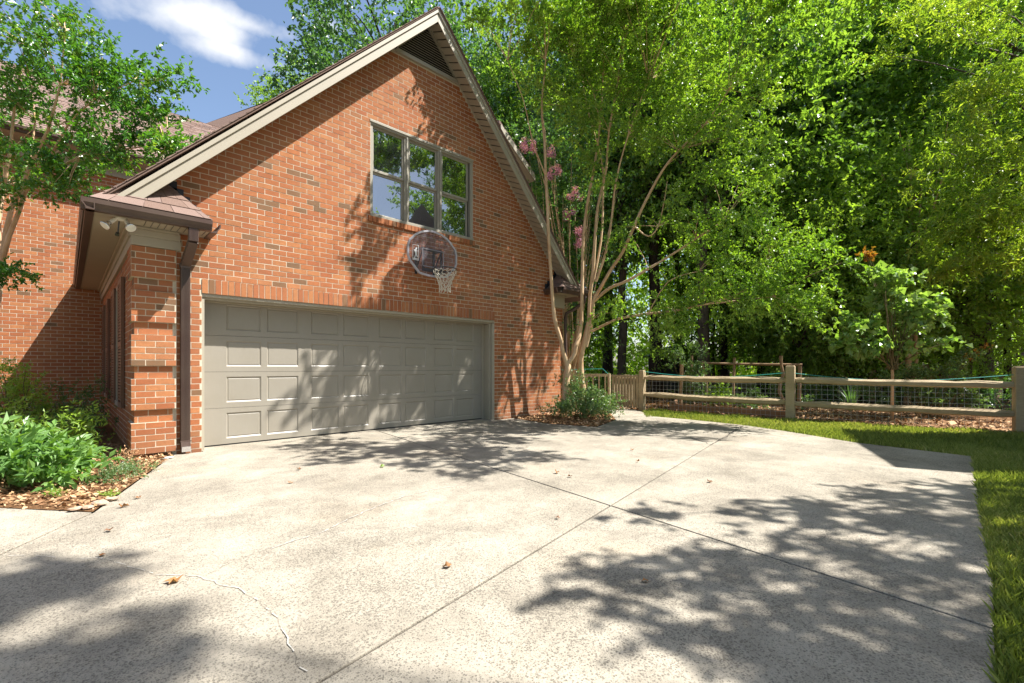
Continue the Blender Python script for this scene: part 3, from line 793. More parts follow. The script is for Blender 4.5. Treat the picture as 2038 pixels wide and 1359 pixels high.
# house wing: frieze, soffit, gutter, hipped roof with tab courses, flue of the rear roof
b = MB(); b.box(-6.2, 8.9, YW - .04, YW - .002, 5.62, 5.95); b.build('cornice_frieze', M['trim'], house)
b = MB(); b.box(-6.2, 8.9, 13.82, YW - .002, 5.952, 5.975); b.build('eave_soffit', M['trim'], house)
gutter((8.9, 13.85, 5.96), (-6.2, 13.85, 5.96), (0, -1, 0))
wr = MB(); R0, R1 = Vector((0, 13.78, 6.08)), Vector((0, 18.0, 9.2))
wr.add([(-6.6, 13.78, 6.08), (9, 13.78, 6.08), (3.5, 18, 9.2), (-6.6, 18, 9.2), (-6.6, 24, 6.2), (9, 24, 6.2)], [(0,1,2,3), (3,2,5,4)])
wr.add([(3.2, 18.0, 9.1), (5.4, 18.0, 10.85), (8.5, 18.0, 13.2), (8.5, 24, 13.2), (3.2, 24, 9.1)], [(0,1,2,3,4)])
wr.add([(3.2, 17.99, 9.1), (8.5, 17.99, 13.2), (8.5, 17.99, 6.5), (3.2, 17.99, 6.5)], [(0,3,2,1)])
wro = wr.build('wing_roof', M['shingle'], house)
c = MB(); R = random.Random(9); s = 0.0; L = 5.25
while s < 1:
    x = -3.5 - R.random() * .3; p0, p1 = R0.lerp(R1, s), R0.lerp(R1, min(s + .03, 1))
    nn = Vector((0, -.595, .804))
    while x < 5.2:
        x1 = x + R.uniform(.2, .38); h = R.uniform(.012, .024)
        c.add([p0 + nn*h + Vector((x,0,0)), p0 + nn*h + Vector((x1-.008,0,0)), p1 + nn*.006 + Vector((x1-.008,0,0)), p1 + nn*.006 + Vector((x,0,0)), p0 + Vector((x,0,0)), p0 + Vector((x1-.008,0,0))], [(0,1,2,3), (4,5,1,0)], R.random()); x = x1
    s += .0268
k_ = c.build('shingle_courses', M['shingle'], wro); k_['kind'] = 'stuff'
# dormer on the right roof slope, seen past the rake
dm = MB(); dy0, dy1 = 9.0, 11.0
dm.prism([(8.25, dy0, 7.70), (9.62, dy0, 6.68), (9.62, dy0, 6.60), (8.25, dy0, 7.62)], (0, dy1 - dy0, 0)); dmo = dm.build('dormer_roof', M['shingle'], house)
dm = MB(); dm.prism([(8.3, dy0 - .02, 7.60), (9.62, dy0 - .02, 6.62), (9.62, dy0 - .02, 6.46), (8.3, dy0 - .02, 7.44)], (0, .03, 0)); dm.box(9.60, 9.625, dy0, dy1, 6.46, 6.6); dm.build('dormer_rake_board', M['trim'], dmo)
dm = MB(); dm.prism([(7.6, dy0 + .3, 4.9), (9.25, dy0 + .3, 4.9), (9.25, dy0 + .3, 6.85), (8.3, dy0 + .3, 7.55), (7.6, dy0 + .3, 7.0)], (0, 1.5, 0)); dm.build('dormer_wall', M['trim'], dmo)
dm = MB(); dm.prism([(8.3, dy0 + .012, 7.43), (9.60, dy0 + .012, 6.47), (9.60, dy0 + .012, 6.455), (8.3, dy0 + .012, 7.415)], (0, .3, 0)); dm.build('dormer_soffit', M['trim'], dmo)

# --- security flood light under the left eave
fl = thing('flood_light', 'white twin-bulb security flood light under the left garage eave', 'flood light', (.47, 7.18, 2.916))
def cone(b, a, d, prof, n=14, rnd=.5):
    d = Vector(d).normalized(); b.tube([Vector(a) + d * t for t, r in prof], [max(r, .001) for t, r in prof], n, rnd)
b = MB(); cone(b, (0, 0, 0), (0, 0, -1), [(0, .052), (.018, .052), (.026, .03)]); b.build('base_plate', M['white'], fl, smooth=False)
for i, (p, d) in enumerate((((-.05, 0, -.02), (-.62, -.25, -.7)), ((.05, 0, -.02), (.25, -.62, -.62)))):
    b = MB(); cone(b, p, d, [(0, .022), (.07, .024)]); b.build('lamp_holder', M['white'], fl)
    b = MB(); dd = Vector(d).normalized(); cone(b, Vector(p) + dd * .07, d, [(0, .02), (.03, .034), (.065, .053), (.078, .056)]); bo = b.build('bulb', M['chrome'], fl, smooth=True)
    b = MB(); cone(b, Vector(p) + dd * .148, d, [(0, .052), (.004, .045), (.006, .001)]); b.build('bulb_face', M['white'], fl)
b = MB(); cone(b, (-.02, .05, -.16), (-.1, -.3, -.4), [(0, .0), (.01, .018), (.05, .022)]); b.beam((-.01, .03, -.03), (-.02, .05, -.16), .014, .014, up=(1, 0, 0)); b.build('motion_sensor', M['metal'], fl)

# --- basketball hoop on the wall
hp = thing('basketball_hoop', 'wall-mounted basketball hoop with clear fan-shaped backboard and white net', 'basketball hoop', (0, 0, 0))
hx, hy, hz = 4.925, 7.20, 2.845
out = []
for x, z in ((-.30, .02), (-.12, -.005), (.12, -.005), (.30, .02), (.50, .22), (.535, .30), (.535, .48), (.50, .58)): out.append((x, z))
for i in range(1, 12):
    an = math.radians(20 + i * 140 / 12); out.append((.535 * math.cos(an), .40 + .425 * math.sin(an)))
out += [(-.50, .58), (-.535, .48), (-.535, .30), (-.50, .22)]
b = MB(); b.prism([(hx + x, hy - .004, hz + z) for x, z in out], (0, .008, 0)); b.build('backboard', M['clear'], hp)
b = MB()
for i in range(len(out)):
    p, q = out[i], out[(i + 1) % len(out)]; b.beam((hx + p[0], hy, hz + p[1]), (hx + q[0], hy, hz + q[1]), .035, .03, up=(0, 1, 0))
b.build('backboard_edge', M['rim'], hp)
b = MB()
for x in (-.2, .2):
    b.beam((hx + x, hy + .02, hz + .10), (hx + x, hy + .02, hz + .50), .03, .03, up=(0, 1, 0)); b.beam((hx + x, hy + .02, hz + .50), (hx + x, D - .01, hz + .50), .03, .03); b.beam((hx + x, hy + .02, hz + .50), (hx + x, D - .01, hz + .12), .02, .02); b.beam((hx + x, D - .015, hz + .05), (hx + x, D - .015, hz + .55), .04, .02, up=(0, 1, 0))
b.beam((hx - .22, hy + .02, hz + .48), (hx + .22, hy + .02, hz + .48), .035, .05); b.beam((hx - .22, hy + .02, hz + .10), (hx + .22, hy + .02, hz + .10), .035, .06); b.build('wall_bracket', M['metal'], hp)
def line_rect(b, x0, x1, z0, z1, y, w):
    b.beam((x0, y, z0), (x1, y, z0), .003, w); b.beam((x0, y, z1), (x1, y, z1), .003, w); b.beam((x0, y, z0), (x0, y, z1), .003, w, up=(1, 0, 0)); b.beam((x1, y, z0), (x1, y, z1), .003, w, up=(1, 0, 0))
b = MB(); line_rect(b, hx - .23, hx + .23, hz + .16, hz + .48, hy - .008, .018); b.build('target_square', mk_plain('smoky_print', (.22, .2, .22), .4), hp)
b = MB(); lx, lz, ly = hx - .44, hz + .24, hy - .008; line_rect(b, lx, lx + .12, lz, lz + .27, ly, .010)       # upright white league emblem: player silhouette in a box
sil = [(.03, .03), (.055, .10), (.045, .15), (.02, .17), (.03, .19), (.055, .185), (.06, .215), (.075, .235), (.09, .215), (.08, .19), (.10, .17), (.085, .15), (.085, .10), (.105, .06), (.09, .05), (.065, .09), (.045, .03)]
b.prism([(lx + x, ly, lz + z) for x, z in sil], (0, .002, 0)); b.box(lx + .012, lx + .108, ly, ly + .002, lz + .012, lz + .03); b.build('backboard_emblem', mk_plain('white_print', (.7, .7, .7), .5), hp)
rc = Vector((5.0, 6.93, 2.94)); rr = .215
b = MB(); ring = [rc + Vector((math.cos(a), math.sin(a), 0)) * rr for a in np.linspace(0, 2 * math.pi, 33)]; b.tube(ring, .009, 6, cap=False)
b.beam((rc.x - .07, hy - .01, rc.z - .02), (rc.x + .07, hy - .01, rc.z - .02), .03, .12); b.beam((rc.x - .05, hy - .02, rc.z - .05), rc + Vector((-.14, .15, -.005)), .014, .014); b.beam((rc.x + .05, hy - .02, rc.z - .05), rc + Vector((.14, .15, -.005)), .014, .014); b.build('rim', M['metal'], hp)
b = MB(); NN = 12
for dr in (1, -1):
    for i in range(NN):
        pts = []
        for j in range(11):
            t = j / 10; an = 2 * math.pi * (i + dr * t * 3.2) / NN + .2 * math.sin(j * 2.1 + i); r_ = rr * (1 - .52 * min(1, t * 1.5)) + .008 * math.sin(j * 3 + i)
            pts.append(rc + Vector((math.cos(an) * r_, math.sin(an) * r_, -.02 - t * .40)))
        b.tube(pts, .0045, 4, cap=False)
b.build('net', M['net'], hp)

# ------------------------------------------------------------------ fences
def post(b, x, y, w, h, rz=0, top=.02):
    Mx = Matrix.Translation((x, y, -.1)) @ Matrix.Rotation(rz, 4, 'Z'); b.box(-w/2, w/2, -w/2, w/2, 0, h + .1 - top, M=Mx); b.box(-w/2 + .012, w/2 - .012, -w/2 + .012, w/2 - .012, h + .1 - top, h + .1, M=Mx)
def split_rail(name, a, c, r, parent, n=12, seed=0, mat=M['wood']):
    R = random.Random(seed); a, c = Vector(a), Vector(c); pts = []; rad = []
    for i in range(n + 1):
        t = i / n; p = a.lerp(c, t); e = .62 if i in (0, n) else 1
        pts.append(p + Vector((R.gauss(0, .006), R.gauss(0, .006), R.gauss(0, .006) - .015 * math.sin(math.pi * t)))); rad.append(r * e * R.uniform(.9, 1.1))
    b = MB(); b.tube(pts, rad, 6, R.random(), jit=.10); return b.build(name, mat, parent)
fence = thing('split_rail_fence', 'weathered split rail fence with wire mesh and teal cord beside the lawn', 'fence', (0, 0, 0))
FP = [(11.12, 6.45, .14, 1.06), (11.36, 2.99, .17, 1.18), (12.07, -.42, .20, 1.16), (13.0, -4.2, .18, 1.16)]
for i, (x, y, w_, h_) in enumerate(FP):
    b = MB(); post(b, x, y, w_, h_, .12 * i); b.build('post', M['wood'], fence, bevel=.008)
for i in range(3):
    (x0, y0, _, _), (x1, y1, _, _) = FP[i], FP[i + 1]
    za = (.87, .86, .86, .88)[i]; zb = (.86, .84, .88)[i]
    split_rail('top_rail', (x0, y0, za), (x1, y1, zb), .068, fence, seed=i)
    split_rail('bottom_rail', (x0, y0, (.42, .36, .33)[i]), (x1, y1, (.37, .32, .3)[i]), .072, fence, seed=i + 9)
    b = MB(); a, c = Vector((x0 + .08, y0, 0)), Vector((x1 + .08, y1, 0)); L = (c - a).length
    for zz in (.06, .16, .26, .36, .46, .56, .66, .76, .80): b.beam(a + Vector((0,0,zz)), c + Vector((0,0,zz + random.uniform(-.008,.008))), .0045, .0045)
    for j in range(int(L / .10)):
        p = a.lerp(c, (j + .5) * .10 / L); b.beam(p + Vector((0,0,.03)), p + Vector((0,0,.82)), .0035, .0035, up=(1, 0, 0))
    b.build('wire_mesh', M['wire'], fence)
    pts = [Vector((x0, y0, 0)).lerp(Vector((x1, y1, 0)), t) + Vector((0, 0, 1.0 - .14 * math.sin(math.pi * t) * (1 if i else .9) + (.03 if i == 0 else .02))) for t in np.linspace(0, 1, 15)]
    b = MB(); b.tube(pts, .007, 5, cap=False); b.build('cord', M['cord'], fence)
# short baluster fence at the house corner and the gate leaf
bf = thing('baluster_fence', 'short wooden baluster fence joining house corner to the garden gateway', 'fence', (0, 0, 0))
p0, p1 = Vector((9.35, 8.05, 0)), Vector((10.22, 6.93, 0)); n = 9
b = MB(); b.beam(p0 + Vector((0,0,.93)), p1 + Vector((0,0,.93)), .06, .07); b.build('top_rail', M['wood'], bf); b = MB(); b.beam(p0 + Vector((0,0,.16)), p1 + Vector((0,0,.16)), .05, .06); b.build('bottom_rail', M['wood'], bf)
for i in range(n):
    p = p0.lerp(p1, (i + .4) / n); b = MB(); b.tube([p + Vector((0,-.03,.06)), p + Vector((random.uniform(-.01,.01),-.03,.5)), p + Vector((0,-.03,.92))], .021, 6, random.random()); b.build('baluster', M['wood'], bf)
b = MB(); b.tube([p1 + Vector((.02,-.02,-.1)), p1 + Vector((.03,-.02,.5)), p1 + Vector((.02,-.02,.97))], .042, 8); b.build('post', M['wood'], bf)
b = MB(); b.tube([p0 + Vector((0,0,1.06)), p1 + Vector((-.1,.1,1.10)), p1 + Vector((.02,0,.96))], .006, 4, cap=False); b.build('cord', M['cord'], bf)
gt = thing('garden_gate', 'open picket gate of narrow cedar slats beside the fence end post', 'gate', (0, 0, 0))
p0, p1 = Vector((11.05, 6.52, 0)), Vector((11.02, 7.35, 0)); n = 9
for i in range(n):
    p = p0.lerp(p1, (i + .4) / n); b = MB(); b.box(-.035, .035, -.012, .012, .04, .93 + random.uniform(-.015, .015), random.random(), Matrix.Translation(p) @ Matrix.Rotation(math.radians(90 + random.uniform(-3, 3)), 4, 'Z')); b.build('picket', M['wood'], gt)
for zz in (.22, .82):
    b = MB(); b.beam(p0 + Vector((.03,0,zz)), p1 + Vector((.03,0,zz)), .04, .08); b.build('gate_rail', M['wood'], gt)
b = MB(); b.beam(p0 + Vector((-.03,-.01,.9)), p1 + Vector((-.03,0,.9)), .03, .05); b.build('gate_rail', M['wood'], gt)
# rustic pole frame of the kitchen garden
tr = thing('garden_trellis', 'rustic pole trellis with crooked upright branches behind the rail fence', 'trellis', (0, 0, 0))
def pole(name, pts, r, seed=0):
    b = MB(); b.tube(pts, [r * random.uniform(.85, 1.1) for _ in pts], 7, random.random(), jit=.08); b.build(name, M['pole'], tr)
ZT = 12.7
pole('cross_pole', [at(1390, 722, 13.4), at(1460, 724, 13.1), at(1530, 725, 12.7), at(1597, 726, 12.3)], .034)
for u, v0, v1, zc, r in ((1355, 725, 835, 12.4, .05), (1460, 712, 815, 13.1, .038), (1590, 728, 828, 12.3, .05), (1375, 708, 800, 14.2, .035)):
    pole('upright_pole', [at(u, v1, zc), at(u + random.uniform(-1, 1), (v0 + v1) / 2, zc), at(u + 2, v0, zc)], r)
pole('crooked_pole', [at(1560, 838, 12.2), at(1561, 800, 12.2), at(1551, 780, 12.2), at(1553, 762, 12.2), at(1559, 745, 12.2), at(1555, 727, 12.2), at(1554, 708, 12.2)], .042)
pole('crooked_pole', [at(1406, 800, 13.3), at(1407, 765, 13.3), at(1402, 738, 13.3), at(1396, 724, 13.3)], .03)
rb = thing('raised_bed', 'low raised bed edged with reddish timber board behind the fence', 'planter', (0, 0, 0))
b = MB(); b.beam((11.72, 5.95, .05), (11.78, 3.05, .04), .05, .22); b.build('front_board', M['board'], rb); b = MB(); b.beam((11.72, 5.95, .05), (13.4, 6.6, .05), .05, .2); b.build('end_board', M['board'], rb)
# low rear fence and old stumps far right
rf = thing('rear_fence', 'low brown board fence in the shade behind the garden', 'fence', (0, 0, 0))
for i in range(3):
    a, c = at(1730 + i * 110, 760, 17.5), at(1838 + i * 110, 762, 16.5)
    for zz in (.45, .75): 
        b = MB(); b.beam((a.x, a.y, zz), (c.x, c.y, zz), .04, .14); b.build('rail', M['wood'], rf)
for i, u in enumerate((1735, 1845, 1960)):
    p = at(u, 740, 17.0); b = MB(); post(b, p.x, p.y, .30 if i == 1 else .2, 1.25 if i == 1 else 1.05, .3); b.build('post', M['wood'], rf)
sh = thing('garden_shed', 'small dark grey shed half hidden among the tree trunks', 'shed', (0, 0, 0))
p = at(1350, 790, 26); e1 = Vector((CO, -SI, 0)); e2 = Vector((SI, CO, 0)); q = Vector((p.x, p.y, -.1))
b = MB(); b.prism([q - e1*1.1, q + e1*1.3, q + e1*1.3 + Vector((0,0,2.1)), q - e1*1.1 + Vector((0,0,1.9))], e2 * 2.0); b.build('wall', M['shed'], sh)
b = MB(); b.prism([q - e1*1.35 - e2*.2 + Vector((0,0,1.9)), q + e1*.2 - e2*.2 + Vector((0,0,2.5)), q + e1*1.6 - e2*.2 + Vector((0,0,2.15)), q + e1*1.6 - e2*.2 + Vector((0,0,2.05)), q + e1*.2 - e2*.2 + Vector((0,0,2.4)), q - e1*1.35 - e2*.2 + Vector((0,0,1.8))], e2 * 2.5); b.build('roof', M['flash'], sh)
b = MB(); b.prism([q + e1*.1 - e2*.02, q + e1*.9 - e2*.02, q + e1*.9 - e2*.02 + Vector((0,0,1.75)), q + e1*.1 - e2*.02 + Vector((0,0,1.75))], -e2 * .04); b.build('door', M['board'], sh)

# ------------------------------------------------------------------ neighbouring wing off to the right (casts the hard shade, shows in the panes)
nb = thing('neighbour_house', 'brick house wing with shingled gable roof right of the driveway', 'house', (0, 0, 0))
c0 = Vector((9.57, -1.94, 0)); a1 = Vector((.94, .34, 0)); a2 = Vector((.34, -.94, 0)); W1, W2, EH = 3.4, 9.0, 6.0
i0 = c0 + a1 * .4 + a2 * .4
b = MB(); b.prism([i0, i0 + a1*(W1-.6), i0 + a1*(W1-.6) + Vector((0,0,5.9)), i0 + Vector((0,0,5.9))], a2 * (W2 - .8)); b.build('wall', M['brick'], nb)
rg = Vector((0, 0, EH + 2.6)); b = MB()
b.add([c0 + Vector((0,0,EH)), c0 + a1*W1 + Vector((0,0,EH)), c0 + a1*W1/2 + a2*1.6 + rg, c0 + a1*W1/2 + a2*(W2-1.6) + rg, c0 + a2*W2 + Vector((0,0,EH)), c0 + a1*W1 + a2*W2 + Vector((0,0,EH))], [(0,1,2), (0,2,3,4), (1,5,3,2), (4,3,5), (0,4,5,1)]); b.build('roof', M['shingle'], nb)

# ------------------------------------------------------------------ foliage
def unit(v): return v / np.maximum(np.linalg.norm(v, axis=-1, keepdims=True), 1e-9)
def leaves(P, D_, N_, L, W, rng, fold=.25, curl=.15):
    """quads: base, side, tip, side. P base points, D_ leaf directions, N_ up-normals"""
    n = len(P); S = unit(np.cross(D_, N_)); Up = np.cross(S, D_)
    L = L[:, None]; W = W[:, None]
    V = np.empty((n, 4, 3)); mid = P + D_ * L * .45
    V[:, 0] = P; V[:, 1] = mid + S * W * .5 + Up * W * fold; V[:, 2] = P + D_ * L - Up * L * curl; V[:, 3] = mid - S * W * .5 + Up * W * fold
    return V.reshape(-1, 3), np.arange(n * 4).reshape(-1, 4)
def crown_arrays(rng, C_, AX, n_tw, n_lf, twL, leafL, leafW, spread=.8, droop=.25, upbias=.6, tone=None):
    """boughs at C_ (k,3), axis AX (k,3), spread sizes; twigs radiate and carry leaves"""
    k = len(C_); B = np.repeat(np.arange(k), n_tw)
    st = C_[B] + rng.normal(0, 1, (len(B), 3)) * (twL * .55) * np.array([1, 1, .55])
    d = unit(AX[B] * .9 + rng.normal(0, spread, (len(B), 3)) + np.array([0, 0, -droop]))
    T = np.repeat(np.arange(len(B)), n_lf); t = rng.random(len(T))
    P = st[T] + d[T] * (t * twL * rng.uniform(.6, 1.2, len(T)))[:, None] + np.array([0, 0, -1.]) * (t ** 2 * twL * droop * .4)[:, None]
    dl = unit(d[T] * .55 + rng.normal(0, .62, (len(T), 3)) + np.array([0, 0, -.12]))
    up = unit(rng.normal(0, .45, (len(T), 3)) + np.array([0, 0, upbias]) + .25 * np.array(SUN))
    s = rng.lognormal(0, .22, len(T))
    V, Fq = leaves(P, dl, up, leafL * s, leafW * s, rng)
    tb = rng.random(k) * .45 if tone is None else tone
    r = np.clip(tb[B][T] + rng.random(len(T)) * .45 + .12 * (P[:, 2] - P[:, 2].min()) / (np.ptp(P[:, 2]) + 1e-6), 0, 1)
    return V, Fq, np.repeat(r, 4), st, d
def ellipsoid_boughs(rng, k, cen, rad, lo=.45, zmin=None, up=.25):
    u = unit(rng.normal(0, 1, (k, 3))); r = (lo ** 3 + rng.random(k) * (1 - lo ** 3)) ** (1/3)
    r *= 1 + .16 * np.sin(u[:, 0] * 5 + cen[0]) * np.cos(u[:, 1] * 4 + cen[1]) + .10 * rng.normal(0, 1, k) * .5
    C_ = np.array(cen) + u * r[:, None] * np.array(rad)
    return C_, unit(u * np.array([1, 1, .6]) + np.array([0, 0, up]))
def limb(b, a, c, r0, r1, n=6, sag=.12, sides=6, rnd=.5, wob=.04):
    a, c = Vector(a), Vector(c); L = (c - a).length; pts = []
    for i in range(n + 1):
        t = i / n; p = a.lerp(c, t) + Vector((random.gauss(0, wob) * L * .25, random.gauss(0, wob) * L * .25, math.sin(math.pi * t) * L * sag)) * (1 if 0 < i < n else 0); pts.append(p)
    b.tube(pts, [r0 + (r1 - r0) * (i / n) for i in range(n + 1)], sides, rnd, cap=False)

# --- big forest crowns, meshes shared between the trees
def forest_tree(name, seed, H, R, leafmat, barkmat, k=260, n_tw=9, n_lf=14, leaf=.16, trunk_r=.22, crown_lo=.35, label='', group=None, dens=1.0):
    rng = np.random.default_rng(seed); random.seed(seed)
    root = thing(name, label, 'tree', (0, 0, 0), 0, group)
    cz = H * (1 + crown_lo) / 2; rz = H * (1 - crown_lo) / 2
    C_, AX = ellipsoid_boughs(rng, k, (0, 0, cz), (R, R, rz), .5)
    C_[:, 2] = np.maximum(C_[:, 2], .6)
    V, Fq, r, st, d = crown_arrays(rng, C_, AX, n_tw, n_lf, .95, leaf, leaf * .6)
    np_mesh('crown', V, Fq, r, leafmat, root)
    b = MB(); pts = [(random.gauss(0, .05) * i * .5, random.gauss(0, .05) * i * .5, H * .92 * i / 9 - .15) for i in range(10)]
    b.tube(pts, [trunk_r * (1.35 if i == 0 else 1 - .085 * i) for i in range(10)], 9, .5, jit=.05)
    for j in rng.choice(k, min(k, 34), replace=False):
        c = C_[j]; zz = max(H * .22, c[2] - (abs(c[0]) + abs(c[1])) * .5 - .3); i_ = min(8, int(zz / (H * .92) * 9)); p = Vector(pts[i_]); p.z = zz
        limb(b, p, c, trunk_r * .28, .02, 5, .06, 5)
    b.build('trunk', barkmat, root, smooth=True)
    return root
GRP = 'trees of the wood behind the fence'
T_A = forest_tree('oak_tree', 11, 17, 4.6, M['l_oak'], M['bark'], 230, 10, 14, .17, .24, .36, 'tall leafy oak out of view, placed for reflections in the window panes', GRP)
T_B = forest_tree('oak_tree', 12, 20, 5.2, M['l_dark'], M['barkd'], 240, 10, 14, .17, .28, .40, 'tall dark-leaved tree out of view, placed for reflections in the window panes', GRP)
T_C = forest_tree('maple_tree', 13, 8.5, 2.9, M['l_light'], M['bark'], 200, 9, 14, .13, .10, .12, 'bright green understorey tree at the edge of the wood', 'young trees at the wood edge')
T_D = forest_tree('maple_tree', 14, 6.5, 2.7, M['l_oak'], M['barkd'], 190, 9, 14, .12, .08, .06, 'low dark bushy tree at the edge of the wood', 'young trees at the wood edge')
GEN = {T_A.name: 'tall leafy oak out of view, placed for reflections in the window panes', T_B.name: 'tall dark-leaved tree out of view, placed for reflections in the window panes', T_C.name: T_C['label'], T_D.name: T_D['label']}
def put(src, u, zc, rz, s, label=None, zoff=0.0):
    place = ('behind the garage roof' if u < 900 else 'just right of the gable peak' if u < 1100 else 'behind the crape myrtle stems' if u < 1290 else 'behind the left fence span' if u < 1480 else 'behind the middle fence post' if u < 1660 else 'behind the pale sapling' if u < 1850 else 'behind the right fence post')
    row = 'in the front row' if zc < 18 else 'in the second row' if zc < 22 else 'in the third row' if zc < 29 else 'in the back row'
    if label is None: label = {T_A.name: 'tall leafy oak', T_B.name: 'tall dark-leaved tree', T_C.name: 'bright green young tree', T_D.name: 'low bushy dull green tree'}[src.name] + ' ' + row + ' ' + place
    p = at(u, 730, zc); return copy_thing(src, (p.x, p.y, -.1 + zoff), rz, s, label)
def move(src, u, zc, rz, s):
    p = at(u, 730, zc); src.location = (p.x, p.y, -.1); src.rotation_euler.z = rz; src.scale = (s,) * 3
# front rank of tall trees (u = column in the photo, zc = metres away)
move(T_A, 1400, 17.5, .4, 1.0); T_A['label'] = 'oak with sunlit grey trunk rising behind the rose bush and trellis'
move(T_B, 1305, 19.0, 1.1, 1.0); T_B['label'] = 'tree with thick black trunk standing left of the grey shed'
put(T_A, 1238, 19.5, 2.2, .85, 'tree with slim leaning trunk seen just right of the baluster fence')
rr_ = random.Random(5)
for u, zc, src, s in ((1960, 17, T_A, .95), (1800, 22, T_B, 1.05), (1650, 21, T_A, 1.05), (1520, 24, T_B, 1.05), (1130, 26, T_B, 1.05), (1010, 27, T_A, 1.15),
                      (1440, 28, T_B, 1.1), (860, 31, T_B, 1.12), (930, 38, T_B, 1.3), (1060, 36, T_A, 1.25), (1210, 33, T_B, 1.3), (1350, 36, T_A, 1.35), (1570, 33, T_B, 1.3), (1720, 32, T_A, 1.3), (1880, 30, T_B, 1.25), (2030, 28, T_A, 1.2), (800, 27, T_B, 1.12)):
    put(src, u, zc, rr_.uniform(0, 6.28), s * rr_.uniform(.95, 1.05))
T_C['label'] = 'bright green young tree right behind the middle fence post'; T_D['label'] = 'low bushy tree between the iris and the sapling, behind both'; move(T_C, 1595, 17.0, .7, .9); move(T_D, 1690, 17.0, 2.0, 1.05)
for u, zc, src, s in ((1640, 18.0, T_C, .9), (1760, 18.2, T_C, 1.15), (1930, 17, T_C, .95), (1650, 18.6, T_C, 1.2), (1740, 19, T_C, 1.2), (1580, 22, T_C, 1.2), 
                      (1120, 23, T_C, .9), (1900, 20, T_C, 1.1), (1420, 24, T_C, .9), (1060, 22, T_C, 1.1)):
    put(src, u, zc, rr_.uniform(0, 6.28), s * rr_.uniform(.92, 1.08))
T_E = forest_tree('tulip_tree', 15, 21.5, 2.5, M['l_oak'], M['bark'], 150, 10, 14, .17, .2, .45, 'slender tree whose top shows above the left rake of the garage roof')
move(T_E, 590, 31, .3, 1.0)
# unseen trees added out of frame (reflected in the panes, shading the lawn)
for x, y, src, s in ((-1, -15, T_A, .8), (12, -24, T_B, .8), (-5, -14, T_B, .9), (27, -19, T_B, 1.0), (-12, -8, T_A, .9), (-14, 2, T_B, .8)):
    copy_thing(src, (x, y, -.1), rr_.uniform(0, 6.28), s, GEN[src.name])

# far wood: one mass of leaves closing the view between the trunks
rng = np.random.default_rng(21)
uu = rng.uniform(600, 2300, 2600); zz = rng.uniform(38, 52, 2600); hh = rng.random(2600) ** 1.2 * 17 + .3
Cf = np.array([list(at(u, 730, z_)) for u, z_ in zip(uu, zz)]); Cf[:, 2] = hh
Vf, Ff, rf_, _, _ = crown_arrays(rng, Cf, unit(rng.normal(0, 1, (2600, 3))), 5, 10, 1.6, .34, .22)
o = np_mesh('far_wood', Vf, Ff, rf_, M['l_far']); tag(o, 'dense mass of far woodland foliage between trunks, sunlight put into its leaf colour', 'woodland', kind='stuff')

# bare slender trunks in the understorey
for i, (u, zc, r, lean, mat, lab) in enumerate(((1805, 15.5, .10, .3, 'myrtle', 'reddish multi-stem trunk behind the sunlit sapling'), (1826, 15.6, .07, -.3, 'myrtle', 'thin tan stem just right of the reddish trunk'), (1962, 19, .20, .1, 'barkd', 'black straight trunk in the wood near the right edge'),
                                       (2006, 17, .13, -.1, 'barkd', 'slim black trunk rising beside the right fence post'), (1905, 24, .14, .1, 'barkd', 'dark trunk between the sapling and the right edge'), (1440, 22, .17, .05, 'barkd', 'dark trunk just right of the sunlit oak trunk'), (1700, 26, .15, .1, 'barkd', 'dark distant trunk left of the sapling'))):
    p = at(u, 730, zc); random.seed(40 + i); t_ = thing('slender_tree', lab, 'tree', (p.x, p.y, -.1))
    b = MB(); H = 8 + i % 3; pts = [(lean * (j / 8) * 1.2 + random.gauss(0, .04), lean * (j / 8) * -.6, H * j / 8) for j in range(9)]
    b.tube(pts, [r * (1 - .07 * j) for j in range(9)], 8, .5, jit=.05)
    C_, AX = ellipsoid_boughs(np.random.default_rng(60 + i), 46, (lean, -lean * .5, H * .8), (1.3, 1.3, H * .28), .3)
    for j in range(12): limb(b, (lean * .5, -lean * .3, H * (.45 + .03 * j)), C_[j], r * .3, .01, 4, .05, 5)
    b.build('trunk', M[mat], t_, smooth=True)
    V, Fq, r_, _, _ = crown_arrays(np.random.default_rng(80 + i), C_, AX, 9, 12, .8, .11, .065); np_mesh('crown', V, Fq, r_, M['l_light' if i < 2 else 'l_oak'], t_)

